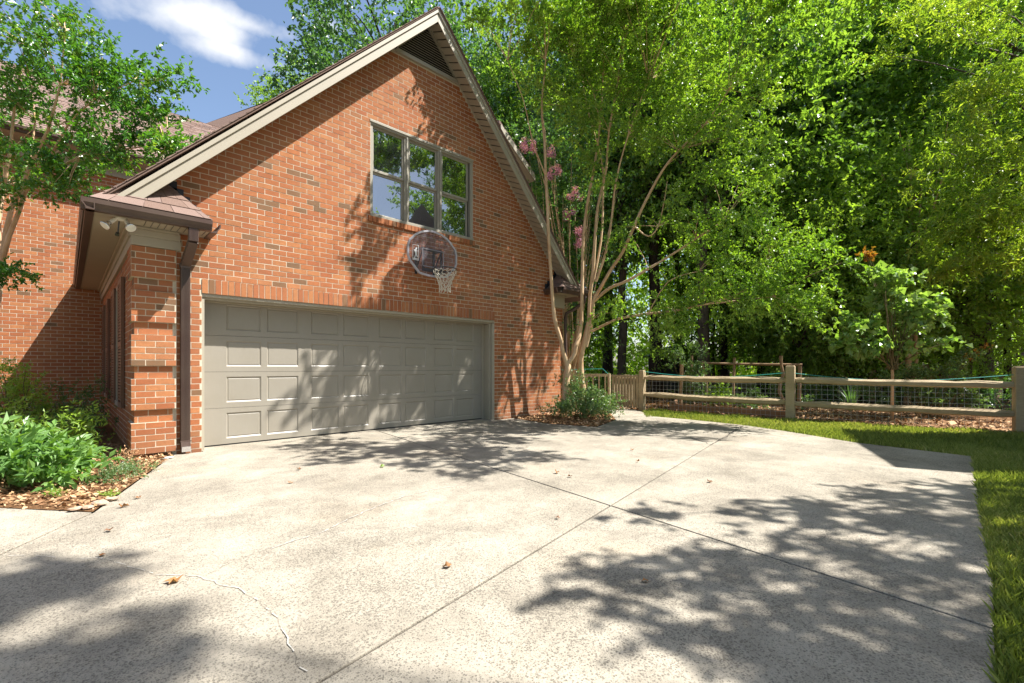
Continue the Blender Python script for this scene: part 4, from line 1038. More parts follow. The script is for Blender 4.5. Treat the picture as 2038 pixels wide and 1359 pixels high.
# --- the big crape myrtle at the house corner
random.seed(3)
cm = thing('crape_myrtle', 'large multi-stemmed crape myrtle with smooth tan trunks at right garage corner', 'tree', (0, 0, 0))
STEMS = [
 ([(1127,800,10.6,.10),(1126,765,10.6,.085),(1130,735,10.6,.078),(1128,722,10.6,.072)]),
 ([(1128,724,10.6,.060),(1120,700,10.5,.050),(1117,680,10.45,.046),(1105,640,10.4,.046),(1100,600,10.35,.04),(1096,540,10.3,.038),(1092,480,10.2,.036),(1090,420,10.1,.034),(1086,350,10.0,.032),(1084,280,9.9,.028),(1078,210,9.8,.022),(1086,120,9.7,.014),(1080,30,9.6,.01)]),
 ([(1129,726,10.6,.058),(1142,706,10.6,.052),(1146,688,10.6,.056),(1152,670,10.65,.052),(1157,640,10.7,.045),(1158,600,10.7,.040),(1159,540,10.7,.038),(1161,470,10.6,.034),(1170,400,10.5,.03),(1183,330,10.4,.026),(1194,250,10.3,.02),(1200,150,10.2,.014),(1206,50,10.1,.01)]),
 ([(1160,815,10.9,.095),(1160,780,10.9,.082),(1156,745,10.9,.076),(1155,715,10.85,.07),(1160,690,10.8,.066),(1168,660,10.8,.062),(1172,640,10.75,.056)]),
 ([(1172,642,10.75,.044),(1174,590,10.7,.042),(1180,540,10.6,.038),(1184,480,10.5,.034),(1190,410,10.4,.03),(1206,340,10.3,.026),(1212,260,10.1,.02),(1230,160,9.9,.014),(1240,60,9.7,.01)]),
 ([(1166,690,10.8,.046),(1178,640,10.7,.044),(1181,600,10.6,.042),(1194,575,10.5,.040),(1214,540,10.3,.036),(1240,500,10.1,.034),(1262,450,9.9,.032),(1285,400,9.7,.029),(1318,340,9.5,.026),(1350,300,9.3,.022),(1400,250,9.1,.017),(1450,180,8.9,.011)]),
 ([(1184,598,10.6,.036),(1212,574,10.3,.033),(1250,558,10.0,.031),(1290,535,9.8,.028),(1335,508,9.6,.024),(1385,475,9.4,.019),(1440,440,9.2,.012)]),
 ([(1172,662,10.75,.032),(1196,650,10.5,.030),(1232,634,10.2,.028),(1290,624,9.9,.025),(1345,618,9.6,.022),(1400,606,9.4,.019),(1450,600,9.2,.014),(1540,590,8.9,.009)]),
 ([(1400,606,9.4,.015),(1460,588,9.3,.012),(1530,552,9.1,.007)]),
 ([(1186,560,10.6,.030),(1206,500,10.4,.027),(1218,430,10.2,.024),(1226,360,10.0,.02),(1250,270,9.8,.015),(1290,160,9.5,.01)]),
 ([(1181,560,10.6,.026),(1196,480,10.6,.024),(1200,400,10.7,.022),(1198,320,10.8,.017),(1170,220,10.8,.012),(1150,100,10.8,.008)]),
 ([(1262,450,9.9,.018),(1290,470,9.6,.014),(1310,450,9.4,.012),(1322,400,9.3,.010),(1328,360,9.2,.006)]),
 ([(1086,350,10.0,.016),(1060,280,9.6,.012),(1042,200,9.3,.008),(1010,120,9.0,.006)]),
 ([(1194,250,10.3,.014),(1180,180,10.1,.01),(1140,110,9.9,.007)]),
 ([(1230,160,9.9,.02),(1260,-60,9.2,.020),(1330,-300,8.3,.016),(1450,-520,7.6,.008)]),
 ([(1080,30,9.6,.014),(1110,-120,9.0,.012),(1160,-320,8.2,.008)]),
 ([(1290,160,9.5,.014),(1380,-60,8.7,.012),(1500,-260,8,.008)]),
 ([(1290,624,9.9,.014),(1330,560,9.5,.011),(1390,540,9.2,.007)])]
for st_ in STEMS:
    b = MB(); P_ = [at(u, v, z_) for u, v, z_, r in st_]; Rr = [r * 1.0 for *_, r in st_]
    # smooth the polyline
    Q, QR = [], []
    for i in range(len(P_) - 1):
        p0_, p1_, p2_, p3_ = P_[max(i-1, 0)], P_[i], P_[i+1], P_[min(i+2, len(P_)-1)]
        for t in (0, .33, .66):
            t2, t3 = t*t, t*t*t
            Q.append(.5 * ((2*p1_) + (-p0_ + p2_) * t + (2*p0_ - 5*p1_ + 4*p2_ - p3_) * t2 + (-p0_ + 3*p1_ - 3*p2_ + p3_) * t3)); QR.append(Rr[i] + (Rr[i+1] - Rr[i]) * t)
    Q.append(P_[-1]); QR.append(Rr[-1]); b.tube(Q, QR, 10, random.random(), jit=.05, cap=False); b.build('stem', M['myrtle'], cm, smooth=True)
rng = np.random.default_rng(33)
BO = []
def boughs_at(lst):
    for u, v, zc, n, s in lst:
        p = np.array(at(u, v, zc))
        for _ in range(n): BO.append(p + rng.normal(0, s, 3) * np.array([1, 1, .7]))
boughs_at([(1090, 60, 9.7, 12, .45), (1180, 40, 9.6, 16, .55), (1280, 40, 9.3, 16, .55), (1380, 60, 9.1, 16, .55), (1450, 130, 8.9, 14, .5), (1120, 160, 9.9, 12, .4), (1200, 150, 9.9, 14, .5), (1300, 150, 9.5, 16, .5), (1400, 210, 9.1, 14, .45), (1450, 270, 9.0, 10, .35),
           (1150, 250, 10.1, 7, .3), (1240, 250, 9.9, 10, .4), (1320, 260, 9.5, 10, .4), (1210, 340, 10.2, 6, .3), (1400, 330, 9.2, 7, .3), (1330, 420, 9.5, 4, .3), (1400, 450, 9.3, 9, .35), (1460, 430, 9.1, 9, .35),
           (1390, 530, 9.3, 8, .3), (1460, 520, 9.1, 9, .3), (1530, 540, 8.9, 8, .3), (1460, 590, 9.2, 7, .22), (1540, 590, 8.9, 7, .22), (1600, 600, 8.7, 6, .22), (1370, 590, 9.4, 6, .2), (1340, 640, 9.5, 5, .16), (1300, 600, 9.8, 4, .16),
           (1500, 350, 8.9, 6, .3), (1560, 470, 8.7, 7, .3), (1620, 500, 8.5, 5, .25), (1020, 20, 9.2, 6, .3), (1240, 600, 10.0, 4, .15), (1250, 470, 10.1, 3, .2)])
# upper crown above the frame, reaching out over the drive (its shade dapples door and slab)
def shade(rng, lst, h, dh, dens):
    out = []
    for gx, gy, r in lst:
        for _ in range(max(1, int(r * r * dens + .5))):
            a_, q_ = rng.uniform(0, 6.28), r * math.sqrt(rng.random()); hh_ = h + rng.uniform(-dh, dh)
            out.append(np.array([gx + q_ * math.cos(a_) + .458 * hh_, gy + q_ * math.sin(a_) - .447 * hh_, hh_]))
    return out
N_LOW = len(BO)
BO += shade(rng, [(2.9, 6.2, .5), (3.6, 5.3, .6), (3.4, 4.3, .3), (4.4, 5.7, .7), (4.3, 4.7, .45), (5.3, 6.4, .6), (2.7, 7.1, .4), (6.0, 5.9, .5), (6.9, 5.0, .5), (7.2, 4.1, .45), (7.4, 3.2, .25), (2.5, 5.5, .3), (2.8, 4.8, .3), (3.3, 3.8, .25), (4.3, 4.0, .35), (3.9, 4.9, .4), (5.0, 5.2, .45)], 8.1, .4, 26)
BO += shade(rng, [(2.7, 8.1, .4), (3.5, 8.2, .5), (4.4, 8.2, .5), (5.3, 8.1, .5), (6.2, 8.0, .5), (7.6, 8.2, .5), (2.3, 9.2, .45), (2.8, 9.7, .5), (3.6, 8.9, .6), (4.6, 8.9, .6), (4.4, 9.6, .6), (5.4, 9.0, .6), (6.5, 8.8, .6), (3.6, 10.1, .5), (2.4, 10.3, .35), (7.3, 8.8, .6), (7.8, 9.4, .5), (5.6, 9.6, .5)], 8.1, .4, 25)
BO = np.array(BO); cc = np.array([9.0, 5.6, 5.5]); AXm = unit(unit(BO - cc) + np.array([0, 0, .35]))
V, Fq, r_, st_, d_ = crown_arrays(rng, BO[:N_LOW], AXm[:N_LOW], 11, 14, .34, .066, .040, .8, .2, .5)
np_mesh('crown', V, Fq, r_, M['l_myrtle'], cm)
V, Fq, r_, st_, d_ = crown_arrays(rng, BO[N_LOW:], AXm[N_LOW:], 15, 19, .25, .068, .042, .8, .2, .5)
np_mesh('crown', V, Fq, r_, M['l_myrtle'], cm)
b = MB()
tips = [Vector(at(u, v, z_)) for st in STEMS for (u, v, z_, r) in st[len(st)//2:]]
for j in range(0, len(BO), 2):
    c = Vector(BO[j]); q = min(tips, key=lambda t: (t - c).length + (0 if t.z < c.z else 1))
    if (q - c).length > 1.7: continue
    limb(b, q, c, .007, .002, 4, .05, 4)
b.build('twigs', M['myrtle'], cm)['kind'] = 'stuff'

# pink flowering crape myrtle behind the garage
def bush(name, label, cat, boughs, axis_c, leafmat, barkmat, n_tw, n_lf, twL, ll, lw, seed, base=None, group=None, droop=.15, stem_r=.012, every=2, spread=.8):
    rng = np.random.default_rng(seed); random.seed(seed); t_ = thing(name, label, cat, (0, 0, 0), 0, group); Bq = np.array(boughs)
    AX_ = unit(unit(Bq - np.array(axis_c)) + np.array([0, 0, .3])); V, Fq, r_, st_, d_ = crown_arrays(rng, Bq, AX_, n_tw, n_lf, twL, ll, lw, spread, droop)
    np_mesh('foliage', V, Fq, r_, leafmat, t_)
    if base is not None:
        b = MB()
        for j in range(0, len(Bq), every): limb(b, Vector(base) + Vector((random.gauss(0, .04), random.gauss(0, .04), 0)), Bq[j], stem_r, .004, 5, .04, 5)
        b.build('stems', barkmat, t_, smooth=True)
    return t_
def cloud_pts(rng, lst):
    out = []
    for c, n, s in lst:
        for _ in range(n): out.append(np.array(c) + rng.normal(0, 1, 3) * np.array(s if isinstance(s, tuple) else (s, s, s * .7)))
    return out
rng = np.random.default_rng(50)
pk = bush('flowering_crape_myrtle', 'dark leafy crape myrtle with pink flower heads behind the garage roof', 'tree', cloud_pts(rng, [(at(u, v, 13.5), n, s) for u, v, n, s in ((1060, 300, 12, .5), (1110, 330, 12, .5), (1130, 420, 14, .5), (1150, 500, 14, .5), (1100, 260, 8, .4), (1180, 380, 10, .4), (1140, 580, 10, .5), (1130, 650, 8, .5))]), list(at(1130, 600, 13.5)), M['l_dark'], M['myrtle'], 10, 12, .5, .07, .042, 51, list(at(1135, 820, 13.5)), stem_r=.03)
for (u, v, n) in ((1042, 285, 5), (1068, 290, 4), (1098, 300, 4), (1108, 335, 4), (1150, 385, 3), (1135, 432, 3), (1150, 460, 5), (1152, 482, 3), (1128, 392, 2), (1098, 345, 3)):
    for _ in range(n):
        p = np.array(at(u, v, 12.9)) + rng.normal(0, .09, 3); nn_ = 90; dd = unit(rng.normal(0, 1, (nn_, 3))); V, Fq = leaves(p + dd * rng.uniform(.02, .11, (nn_, 1)), dd, unit(rng.normal(0, 1, (nn_, 3))), np.full(nn_, .03), np.full(nn_, .028), rng)
        np_mesh('flower_head', V, Fq, np.repeat(rng.random(nn_), 4), M['l_pink'], pk)

# --- crape myrtle on the left in front of the wing
lm = thing('crape_myrtle', 'crape myrtle with glossy deep green leaves in front of the left wing', 'tree', (0, 0, 0)); random.seed(8)
LST = [[(-60, 980, 7.6, .07), (-30, 760, 7.6, .058), (-6, 600, 7.6, .05), (4, 520, 7.6, .045)],
       [(4, 520, 7.6, .040), (12, 460, 7.6, .036), (24, 410, 7.6, .034), (46, 370, 7.5, .028), (60, 330, 7.4, .028), (95, 260, 7.2, .02), (120, 170, 7.1, .014), (130, 60, 7.0, .008)],
       [(4, 520, 7.6, .036), (18, 470, 7.5, .034), (38, 420, 7.4, .030), (50, 380, 7.3, .030), (90, 350, 7.1, .022), (160, 310, 6.9, .016), (230, 300, 6.7, .010), (330, 285, 6.4, .005)],
       [(-2, 540, 7.6, .04), (-4, 440, 7.7, .036), (6, 380, 7.7, .03), (20, 300, 7.7, .024), (30, 200, 7.6, .016), (50, 90, 7.5, .009)],
       [(46, 370, 7.5, .02), (100, 310, 7.2, .016), (140, 240, 7.0, .013), (190, 195, 6.8, .009), (270, 160, 6.6, .005)], [(60, 330, 7.4, .015), (70, 240, 7.4, .012), (60, 150, 7.5, .007)]]
for st in LST:
    b = MB(); P_ = [at(u, v, z_) for u, v, z_, r in st]; b.tube(P_, [r for *_, r in st], 9, .5, jit=.05, cap=False); b.build('stem', M['myrtle'], lm, smooth=True)
rng = np.random.default_rng(35); BL_ = cloud_pts(rng, [(at(u, v, z_), n, s) for u, v, z_, n, s in ((20, 90, 7.6, 7, .3), (70, 80, 7.4, 7, .3), (128, 30, 7.1, 2, .1), (125, 70, 7.1, 4, .16), (60, 160, 7.4, 9, .3), (140, 130, 7.1, 7, .22), (20, 230, 7.6, 8, .3), (110, 220, 7.2, 8, .26), (190, 170, 6.9, 7, .18), (190, 110, 6.9, 3, .10), (250, 160, 6.7, 4, .13), (300, 165, 6.6, 3, .08), (335, 155, 6.5, 2, .05), (230, 215, 6.8, 5, .16), (290, 225, 6.6, 4, .10), (335, 222, 6.5, 1, .04),
        (40, 310, 7.5, 5, .26), (110, 330, 7.0, 6, .18), (180, 300, 6.8, 6, .18), (250, 290, 6.6, 5, .14), (310, 290, 6.5, 3, .09), (348, 285, 6.4, 2, .06), (330, 310, 6.4, 2, .07), (90, 360, 7.0, 4, .12), (130, 375, 6.9, 3, .09), (30, 390, 7.2, 3, .16), (10, 540, 6.8, 4, .09), (25, 545, 6.7, 1, .05), (-40, 300, 7.8, 9, .4), (-60, 150, 7.8, 9, .5))])
BL_ = np.array(BL_); lc = np.array(at(20, 420, 7.5)); AXl = unit(unit(BL_ - lc) + np.array([0, 0, .25]))
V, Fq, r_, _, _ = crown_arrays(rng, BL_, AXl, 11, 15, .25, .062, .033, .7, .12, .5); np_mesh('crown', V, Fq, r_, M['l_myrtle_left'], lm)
b = MB(); tips = [Vector(at(u, v, z_)) for st in LST[1:] for (u, v, z_, r) in st]
for j in range(0, len(BL_), 1): c = Vector(BL_[j]); q = min(tips, key=lambda t: (t - c).length + (0 if t.z < c.z else .3)); (q - c).length < .8 and limb(b, q, c, .009, .003, 4, .04, 4)
b.build('twigs', M['myrtle'], lm)['kind'] = 'stuff'

# --- willow oak just out of frame on the right, its boughs hang into the top right corner
wo_ = thing('willow_oak', 'yellow-green willow oak boughs hanging in from the right', 'tree', (0, 0, 0)); random.seed(12); rng = np.random.default_rng(36)
b = MB(); tb = Vector((13.5, -5.5, -.1)); b.tube([tb + Vector((0, 0, h)) + Vector((-.02 * h, .02 * h, 0)) for h in (0, .6, 2, 4, 6, 8, 9.5)], [.34, .27, .24, .22, .18, .12, .06], 12, .5, jit=.05)
WB = cloud_pts(rng, [(at(u, v, z_ * 1.55), max(1, int(n * .75)), s * 1.4) for u, v, z_, n, s in ((2010, 40, 7.5, 10, .35), (1930, 30, 7.8, 8, .3), (1860, 40, 8.2, 6, .25), (2030, 160, 7.2, 10, .3), (1960, 190, 7.4, 7, .22), (2030, 280, 7.0, 10, .3), (1960, 320, 7.2, 8, .22), (1900, 290, 7.6, 5, .18), (2030, 400, 6.9, 12, .28), (1960, 430, 7.1, 10, .22), (1895, 450, 7.4, 7, .16), (2020, 510, 7.0, 8, .18), (1930, 520, 7.2, 6, .14), (1875, 540, 7.4, 3, .10), (1800, 30, 8.6, 4, .25), (2100, 200, 7, 20, .6), (2120, 450, 7, 20, .5), (1790, 110, 8.6, 3, .2), (1850, 380, 7.8, 3, .15))])
# crown over the lawn behind the camera; shades the near slab
WB2 = shade(rng, [(3.25, 1.85, .18), (4.0, 1.1, .4), (4.6, .7, .4), (5.2, .5, .4), (5.9, .2, .4), (2.35, 1.3, .25), (2.2, .85, .3), (2.9, .75, .4), (3.7, .35, .4), (1.95, .4, .25), (2.5, .1, .4), (4.4, -.2, .5), (3.2, -.3, .4), (2.05, 1.15, .18), (2.1, .6, .3), (2.65, .4, .35), (1.7, .1, .2), (5.4, -.6, .5), (6.6, -.7, .5), (7.6, -.9, .6), (8.6, -.6, .5)], 7.2, .45, 34)
WB2 += cloud_pts(rng, [((13.6, -5.6, 9.5), 26, .9)])
WBa = np.array(WB + WB2); AXw = unit(unit(WBa - np.where(np.arange(len(WBa))[:, None] < len(WB), np.array([24.5, -2.5, 8.0]), np.array([12.5, -4.5, 5.0]))) + np.array([0, 0, .0]))
V, Fq, r_, _, _ = crown_arrays(rng, WBa[:len(WB)], AXw[:len(WB)], 12, 15, .44, .13, .036, .7, .35, .5); np_mesh('crown', V, Fq, r_, M['l_yellow'], wo_)
pw = at(2250, 730, 16.5); b2 = MB(); b2.tube([(pw.x, pw.y, h) for h in (-.1, 1, 4, 8, 12, 16)], [.4, .32, .28, .22, .15, .05], 10, .5, jit=.05)
for j in range(0, len(WB), 4): limb(b2, (pw.x, pw.y, max(3, min(14, WB[j][2] - 1.5))), WB[j], .07, .008, 6, .06, 5)
b2.build('trunk', M['bark'], wo_, smooth=True)
om = thing('overhanging_maple', 'leafy maple standing on the lawn right of the driveway, its shade on the slab', 'tree', (0, 0, 0))
V, Fq, r_, _, _ = crown_arrays(rng, WBa[len(WB):], AXw[len(WB):], 12, 15, .25, .085, .052, .8, .3, .5); np_mesh('crown', V, Fq, r_, M['l_light'], om)
for j in range(len(WB), len(WBa), 3):
    c = WBa[j]; zz = max(2.4, min(8.5, c[2] - .8)); limb(b, (tb.x - .02 * zz, tb.y + .02 * zz, zz), c, .05, .006, 6, .06, 5)
b.build('trunk', M['bark'], om, smooth=True)
# high crown left-behind the camera: shade in the bottom left of the slab
sw = thing('sweetgum_tree', 'tall leafy tree overhanging the drive behind the viewer', 'tree', (0, 0, 0)); random.seed(14)
SB = np.array(shade(rng, [(-.25, 3.55, .28), (.05, 3.35, .18), (-.5, 3.1, .3), (.22, 2.45, .12), (.05, 2.2, .2), (-.3, 2.2, .25), (-.9, 3.6, .5), (-1.4, 4.3, .5), (-.6, 1.6, .3)], 14.5, .6, 70) + cloud_pts(rng, [((10.0, -10.5, 14.5), 60, 1.2)]))
V, Fq, r_, _, _ = crown_arrays(rng, SB, unit(unit(SB - np.array([9, -9, 11.])) + 0), 11, 13, .24, .12, .08, .8, .25, .5); np_mesh('crown', V, Fq, r_, M['l_light'], sw)
b = MB(); b.tube([(9.6, -9.6, h) for h in (-.1, 1, 3, 7, 13)], [.32, .26, .22, .18, .06], 10, .5, jit=.04)
for j in range(0, len(SB), 4): limb(b, (9.6, -9.6, min(11.5, SB[j][2] - 2.5)), SB[j], .04, .006, 6, .04, 5)
b.build('trunk', M['bark'], sw, smooth=True)

# --- shrubs, roses, sapling, iris
rng = np.random.default_rng(70)
bush('azalea_bush', 'grey-green leafy bush at the foot of the large crape myrtle', 'bush', cloud_pts(rng, [((8.38, 6.3, .38), 34, (.28, .28, .15)), ((7.95, 6.45, .22), 18, (.18, .18, .09)), ((8.8, 6.1, .32), 18, (.18, .16, .12)), ((8.35, 6.6, .72), 8, (.12, .12, .10)), ((8.2, 5.95, .2), 12, (.25, .12, .07))]), (8.35, 6.3, -.1), M['l_shrub'], M['stem'], 9, 12, .16, .042, .020, 71, (8.35, 6.35, 0), every=3)
bush('broadleaf_shrub', 'low shrub with broad bright green leaves in the left mulch bed', 'bush', cloud_pts(rng, [((-.42, 6.9, .30), 26, (.20, .28, .10)), ((-.12, 6.7, .22), 18, (.12, .20, .07)), ((-.75, 7.2, .34), 16, (.24, .32, .10)), ((.08, 7.0, .14), 6, (.07, .12, .04)), ((-.2, 6.2, .12), 6, (.12, .08, .04))]), (-.35, 6.8, -.25), M['l_big'], M['stem'], 5, 8, .14, .105, .040, 72, (-.35, 6.8, 0), every=3, spread=.6)
bush('pieris_shrub', 'small-leaved yellowish shrub behind the broadleaf shrub', 'bush', cloud_pts(rng, [((-.25, 8.2, .30), 20, (.30, .26, .10)), ((-.75, 8.3, .34), 12, (.25, .3, .1)), ((.15, 8.0, .35), 9, (.12, .16, .08))]), (-.3, 8.2, -.1), M['l_light'], M['stem'], 8, 9, .18, .055, .022, 73, (-.3, 8.2, 0), every=3)
bush('evergreen_shrub', 'dark green shrub against the shaded brick of the left wing', 'bush', cloud_pts(rng, [((-.35, 11.8, .45), 22, (.45, .35, .28)), ((.05, 11.2, .35), 20, (.22, .45, .16)), ((-1.2, 11.8, .45), 14, (.4, .3, .2)), ((.2, 9.9, .28), 14, (.14, .4, .1))]), (-.3, 11.5, 0), M['l_dark'], M['stem'], 9, 11, .24, .05, .018, 74, (-.35, 11.7, 0), every=4, stem_r=.02)
bush('bayberry_shrub', 'upright bright green shrub rising in front of the shaded wing wall', 'bush', cloud_pts(rng, [((-.62, 10.9, .75), 12, (.13, .12, .16)), ((-.5, 10.9, .45), 10, (.2, .14, .12)), ((-.75, 10.9, 1.02), 5, (.08, .08, .06))]), (-.6, 10.9, 0), M['l_light'], M['stem'], 9, 10, .18, .05, .02, 75, (-.6, 10.9, 0), every=2)
bush('thyme_clump', 'fine grey-green herb clump in the mulch near the downspout', 'plant', cloud_pts(rng, [((.45, 6.35, .06), 34, (.12, .22, .02)), ((.3, 6.1, .05), 10, (.06, .08, .015))]), (.42, 6.3, -.2), M['l_shrub'], M['stem'], 8, 9, .06, .018, .008, 76)
bush('dry_herb', 'pale dry flower stalks at the foot of the brick corner', 'plant', cloud_pts(rng, [((.52, 7.15, .09), 12, (.05, .08, .03))]), (.52, 7.15, -.1), M['chip'], M['stem'], 5, 5, .06, .022, .012, 77, (.52, 7.15, 0), stem_r=.003, every=1)
for (x, y, lab) in ((.28, 5.35, 'tiny green weed in the mulch above the row of stones'), (-.05, 5.72, 'tiny green weed at the front edge of the mulch bed')):
    bush('weed', lab, 'weed', cloud_pts(rng, [((x, y, .03), 7, (.035, .04, .008))]), (x, y, -.1), M['l_light'], M['stem'], 5, 5, .04, .022, .008, int(x * 100) + 300)
p = at(1378, 745, 12.6)
bush('rose_bush', 'tall pale-leaved rose bush growing through the rail fence', 'bush', cloud_pts(rng, [((p.x, p.y, z_), n, s) for z_, n, s in ((.35, 12, .14), (.65, 14, .16), (.95, 12, .16), (1.2, 7, .14))] + [(at(1350, 705, 12.5), 4, .05), (at(1395, 700, 12.5), 4, .08), (at(1382, 690, 12.5), 3, .04), (at(1340, 722, 12.5), 2, .04)]), (p.x, p.y, .4), M['l_shrub'], M['stem'], 8, 9, .18, .045, .028, 78, (p.x, p.y, 0), every=3)
bush('shrub_rose', 'arching rose with pale leaves spilling over the right hand rails', 'bush', cloud_pts(rng, [(at(u, v, z_), n, s) for u, v, z_, n, s in ((1830, 745, 10.6, 12, .09), (1780, 755, 10.7, 6, .07), (1800, 780, 10.6, 12, .12), (1850, 790, 10.5, 14, .14), (1900, 775, 10.4, 10, .11), (1930, 795, 10.3, 6, .06), (1770, 800, 10.6, 6, .08), (1880, 745, 10.5, 5, .05), (1905, 725, 10.5, 3, .04), (1930, 706, 10.5, 3, .03), (1720, 770, 10.8, 4, .05))]), list(at(1850, 820, 10.5)), M['l_shrub'], M['stem'], 9, 9, .15, .055, .034, 79, list(at(1850, 862, 10.2)), every=3)
bush('rose_shoot', 'arching shoot with orange new leaves above the right rails', 'plant', cloud_pts(rng, [(at(u, v, 10.45), 2, .02) for u, v in ((1960, 690), (1945, 702), (1925, 712))]), list(at(1900, 740, 10.5)), M['l_orange'], M['stem'], 5, 5, .08, .045, .02, 80, list(at(1900, 745, 10.5)), stem_r=.005, every=1)
sb = list(at(1775, 845, 9.9)); sb[2] = 0
SAP = [(1760, 540, 4, .1), (1745, 560, 4, .12), (1790, 555, 4, .1), (1765, 590, 5, .12), (1730, 640, 4, .1), (1820, 600, 4, .12), (1800, 620, 4, .12), (1850, 615, 3, .08), (1840, 640, 4, .1), (1700, 660, 4, .1), (1680, 680, 3, .1), (1720, 690, 4, .1), (1760, 670, 3, .1), (1790, 690, 2, .1), (1850, 680, 3, .1), (1690, 640, 3, .08), (1810, 640, 3, .1)]
sp = bush('maple_sapling', 'sunlit young maple sapling with large pale leaves behind the fence', 'tree', cloud_pts(rng, [(at(u, v, 9.9), n, s) for u, v, n, s in SAP]), list(at(1770, 640, 9.9)), M['l_sap'], M['stem'], 4, 7, .20, .125, .12, 81, list(at(1774, 735, 9.9)), every=3, stem_r=.014, spread=.9)
b = MB(); b.tube([sb, list(at(1776, 740, 9.9)), list(at(1768, 660, 9.9)), list(at(1762, 580, 9.9))], [.032, .028, .02, .01], 7, .5); b.build('trunk', M['myrtle'], sp, smooth=True)
bush('red_sapling_tip', 'cluster of orange-red new leaves above the pale sapling', 'plant', cloud_pts(rng, [(at(1732, 505, 10.6), 4, .06)]), list(at(1732, 560, 10.6)), M['l_orange'], M['stem'], 5, 6, .12, .08, .05, 82, list(at(1745, 570, 10.3)), stem_r=.006, every=1)
ir = thing('iris_clump', 'clump of sword-shaped pale green iris leaves behind the fence', 'plant', (0, 0, 0)); q = at(1693, 850, 12.2); q.z = 0; rng = np.random.default_rng(90)
for i in range(34):
    an = rng.uniform(0, 6.28); le = rng.uniform(.05, .42) ; h = rng.uniform(.45, .98) * (1 - .35 * le); b = MB(); dv = Vector((math.cos(an), math.sin(an), 0)); sv = Vector((-dv.y, dv.x, 0)); w_ = rng.uniform(.016, .028); st = Vector((q.x, q.y, 0)) + dv * rng.uniform(0, .12); V = []
    for j in range(6):
        t = j / 5; c = st + dv * (le * t ** 2.0 * 1.1) + Vector((0, 0, h * (t - .28 * le * t ** 3))); ww = w_ * (1 - t ** 2.5) + .001; V += [c - sv * ww, c + sv * ww]
    b.add(V, [(2*j, 2*j+1, 2*j+3, 2*j+2) for j in range(5)], rng.random()); b.build('leaf', M['l_iris'], ir)

# garden understorey behind the fence: low plants
rng = np.random.default_rng(95)
for i, (u, v, z_, n, s, mat, lab) in enumerate(((1430, 790, 13.5, 12, .22, 'l_light', 'low leafy plant in the raised bed beside the rose bush'), (1500, 800, 13.0, 10, .16, 'l_shrub', 'small pale plant in the middle of the raised bed'), (1540, 775, 14.5, 16, .3, 'l_oak', 'dark leafy plant behind the crooked trellis pole'), (1640, 790, 15.5, 18, .4, 'l_dark', 'dark low shrub left of the iris clump'), (1990, 780, 12.8, 20, .3, 'l_dark', 'dark rounded shrub left of the right fence post'),
                                    (1945, 740, 15.0, 18, .4, 'l_oak', 'green shrub behind the arching rose'), (1290, 700, 16.5, 16, .4, 'l_light', 'leafy bright shrub beyond the gate opening'), (1200, 760, 15.5, 18, .4, 'l_oak', 'green shrub behind the baluster fence'), (1600, 845, 12.5, 8, .12, 'l_shrub', 'small plants at the foot of the middle post'))):
    p = at(u, v, z_); p.z = max(p.z, .15); bush('garden_plant', lab, 'plant', cloud_pts(rng, [((p.x, p.y, p.z), n, (s, s, s * .7))]), (p.x, p.y, 0), M[mat], M['stem'], 9, 10, s * .8, .06, .035, 100 + i, (p.x, p.y, 0), every=4)

# ------------------------------------------------------------------ grass
rng = np.random.default_rng(101)
def inpoly(P, poly):
    c = np.zeros(len(P), bool); n = len(poly)
    for i in range(n):
        x0, y0 = poly[i]; x1, y1 = poly[(i + 1) % n]; m_ = ((y0 > P[:, 1]) != (y1 > P[:, 1])); xx = (x1 - x0) * (P[:, 1] - y0) / (y1 - y0 + 1e-12) + x0; c ^= m_ & (P[:, 0] < xx)
    return c
def grass(n, x0, x1, y0, y1, hmin, hmax, w, keep=None):
    P = np.stack([rng.uniform(x0, x1, n), rng.uniform(y0, y1, n)], 1); ok = inpoly(P, LAWN) & ~inpoly(P, DR_IN)
    P = P[ok]; 
    if keep is not None: P = P[keep(P)]
    return P
DR_IN = [(p[0], p[1]) for p in DRIVE]
parts_ = []
for n, x0, x1, y0, y1, h0, h1, w in ((30000, 2.0, 6.0, -.75, .10, .035, .085, .0036), (26000, 6.0, 9.5, -1.2, .3, .035, .085, .005), (60000, 8.3, 12.0, -1.6, 6.2, .035, .10, .006)):
    P = grass(n, x0, x1, y0, y1, h0, h1, w)
    bare = np.sin(P[:, 0] * 3.1 + 1.3 * np.sin(P[:, 1] * 2.3)) * np.cos(P[:, 1] * 2.7 + P[:, 0]) ; P = P[rng.random(len(P)) < np.clip(.95 - .35 * (bare > .55), 0, 1)]
    N_ = len(P); h = rng.uniform(h0, h1, N_) * (1 + .3 * np.sin(P[:, 0] * 5) * np.sin(P[:, 1] * 6)); an = rng.uniform(0, 6.28, N_); ln = rng.uniform(.1, .75, N_) * h; ww = w * rng.uniform(.6, 1.3, N_)
    base = np.stack([P[:, 0], P[:, 1], np.full(N_, -.03)], 1); dv = np.stack([np.cos(an), np.sin(an), np.zeros(N_)], 1); sv = np.stack([-np.sin(an), np.cos(an), np.zeros(N_)], 1)
    mid = base + dv * (ln * .35)[:, None] + np.array([0, 0, 1]) * (h * .6)[:, None]; tip = base + dv * ln[:, None] + np.array([0, 0, 1]) * h[:, None]
    V = np.stack([base - sv * ww[:, None], base + sv * ww[:, None], mid + sv * ww[:, None] * .8, tip, mid - sv * ww[:, None] * .8], 1)
    parts_.append((V, np.clip(rng.random(N_) * .7 + .2 * (rng.random(N_) > .9) + .15 * np.sin(P[:, 0] * 1.7 + P[:, 1]), 0, 1)))
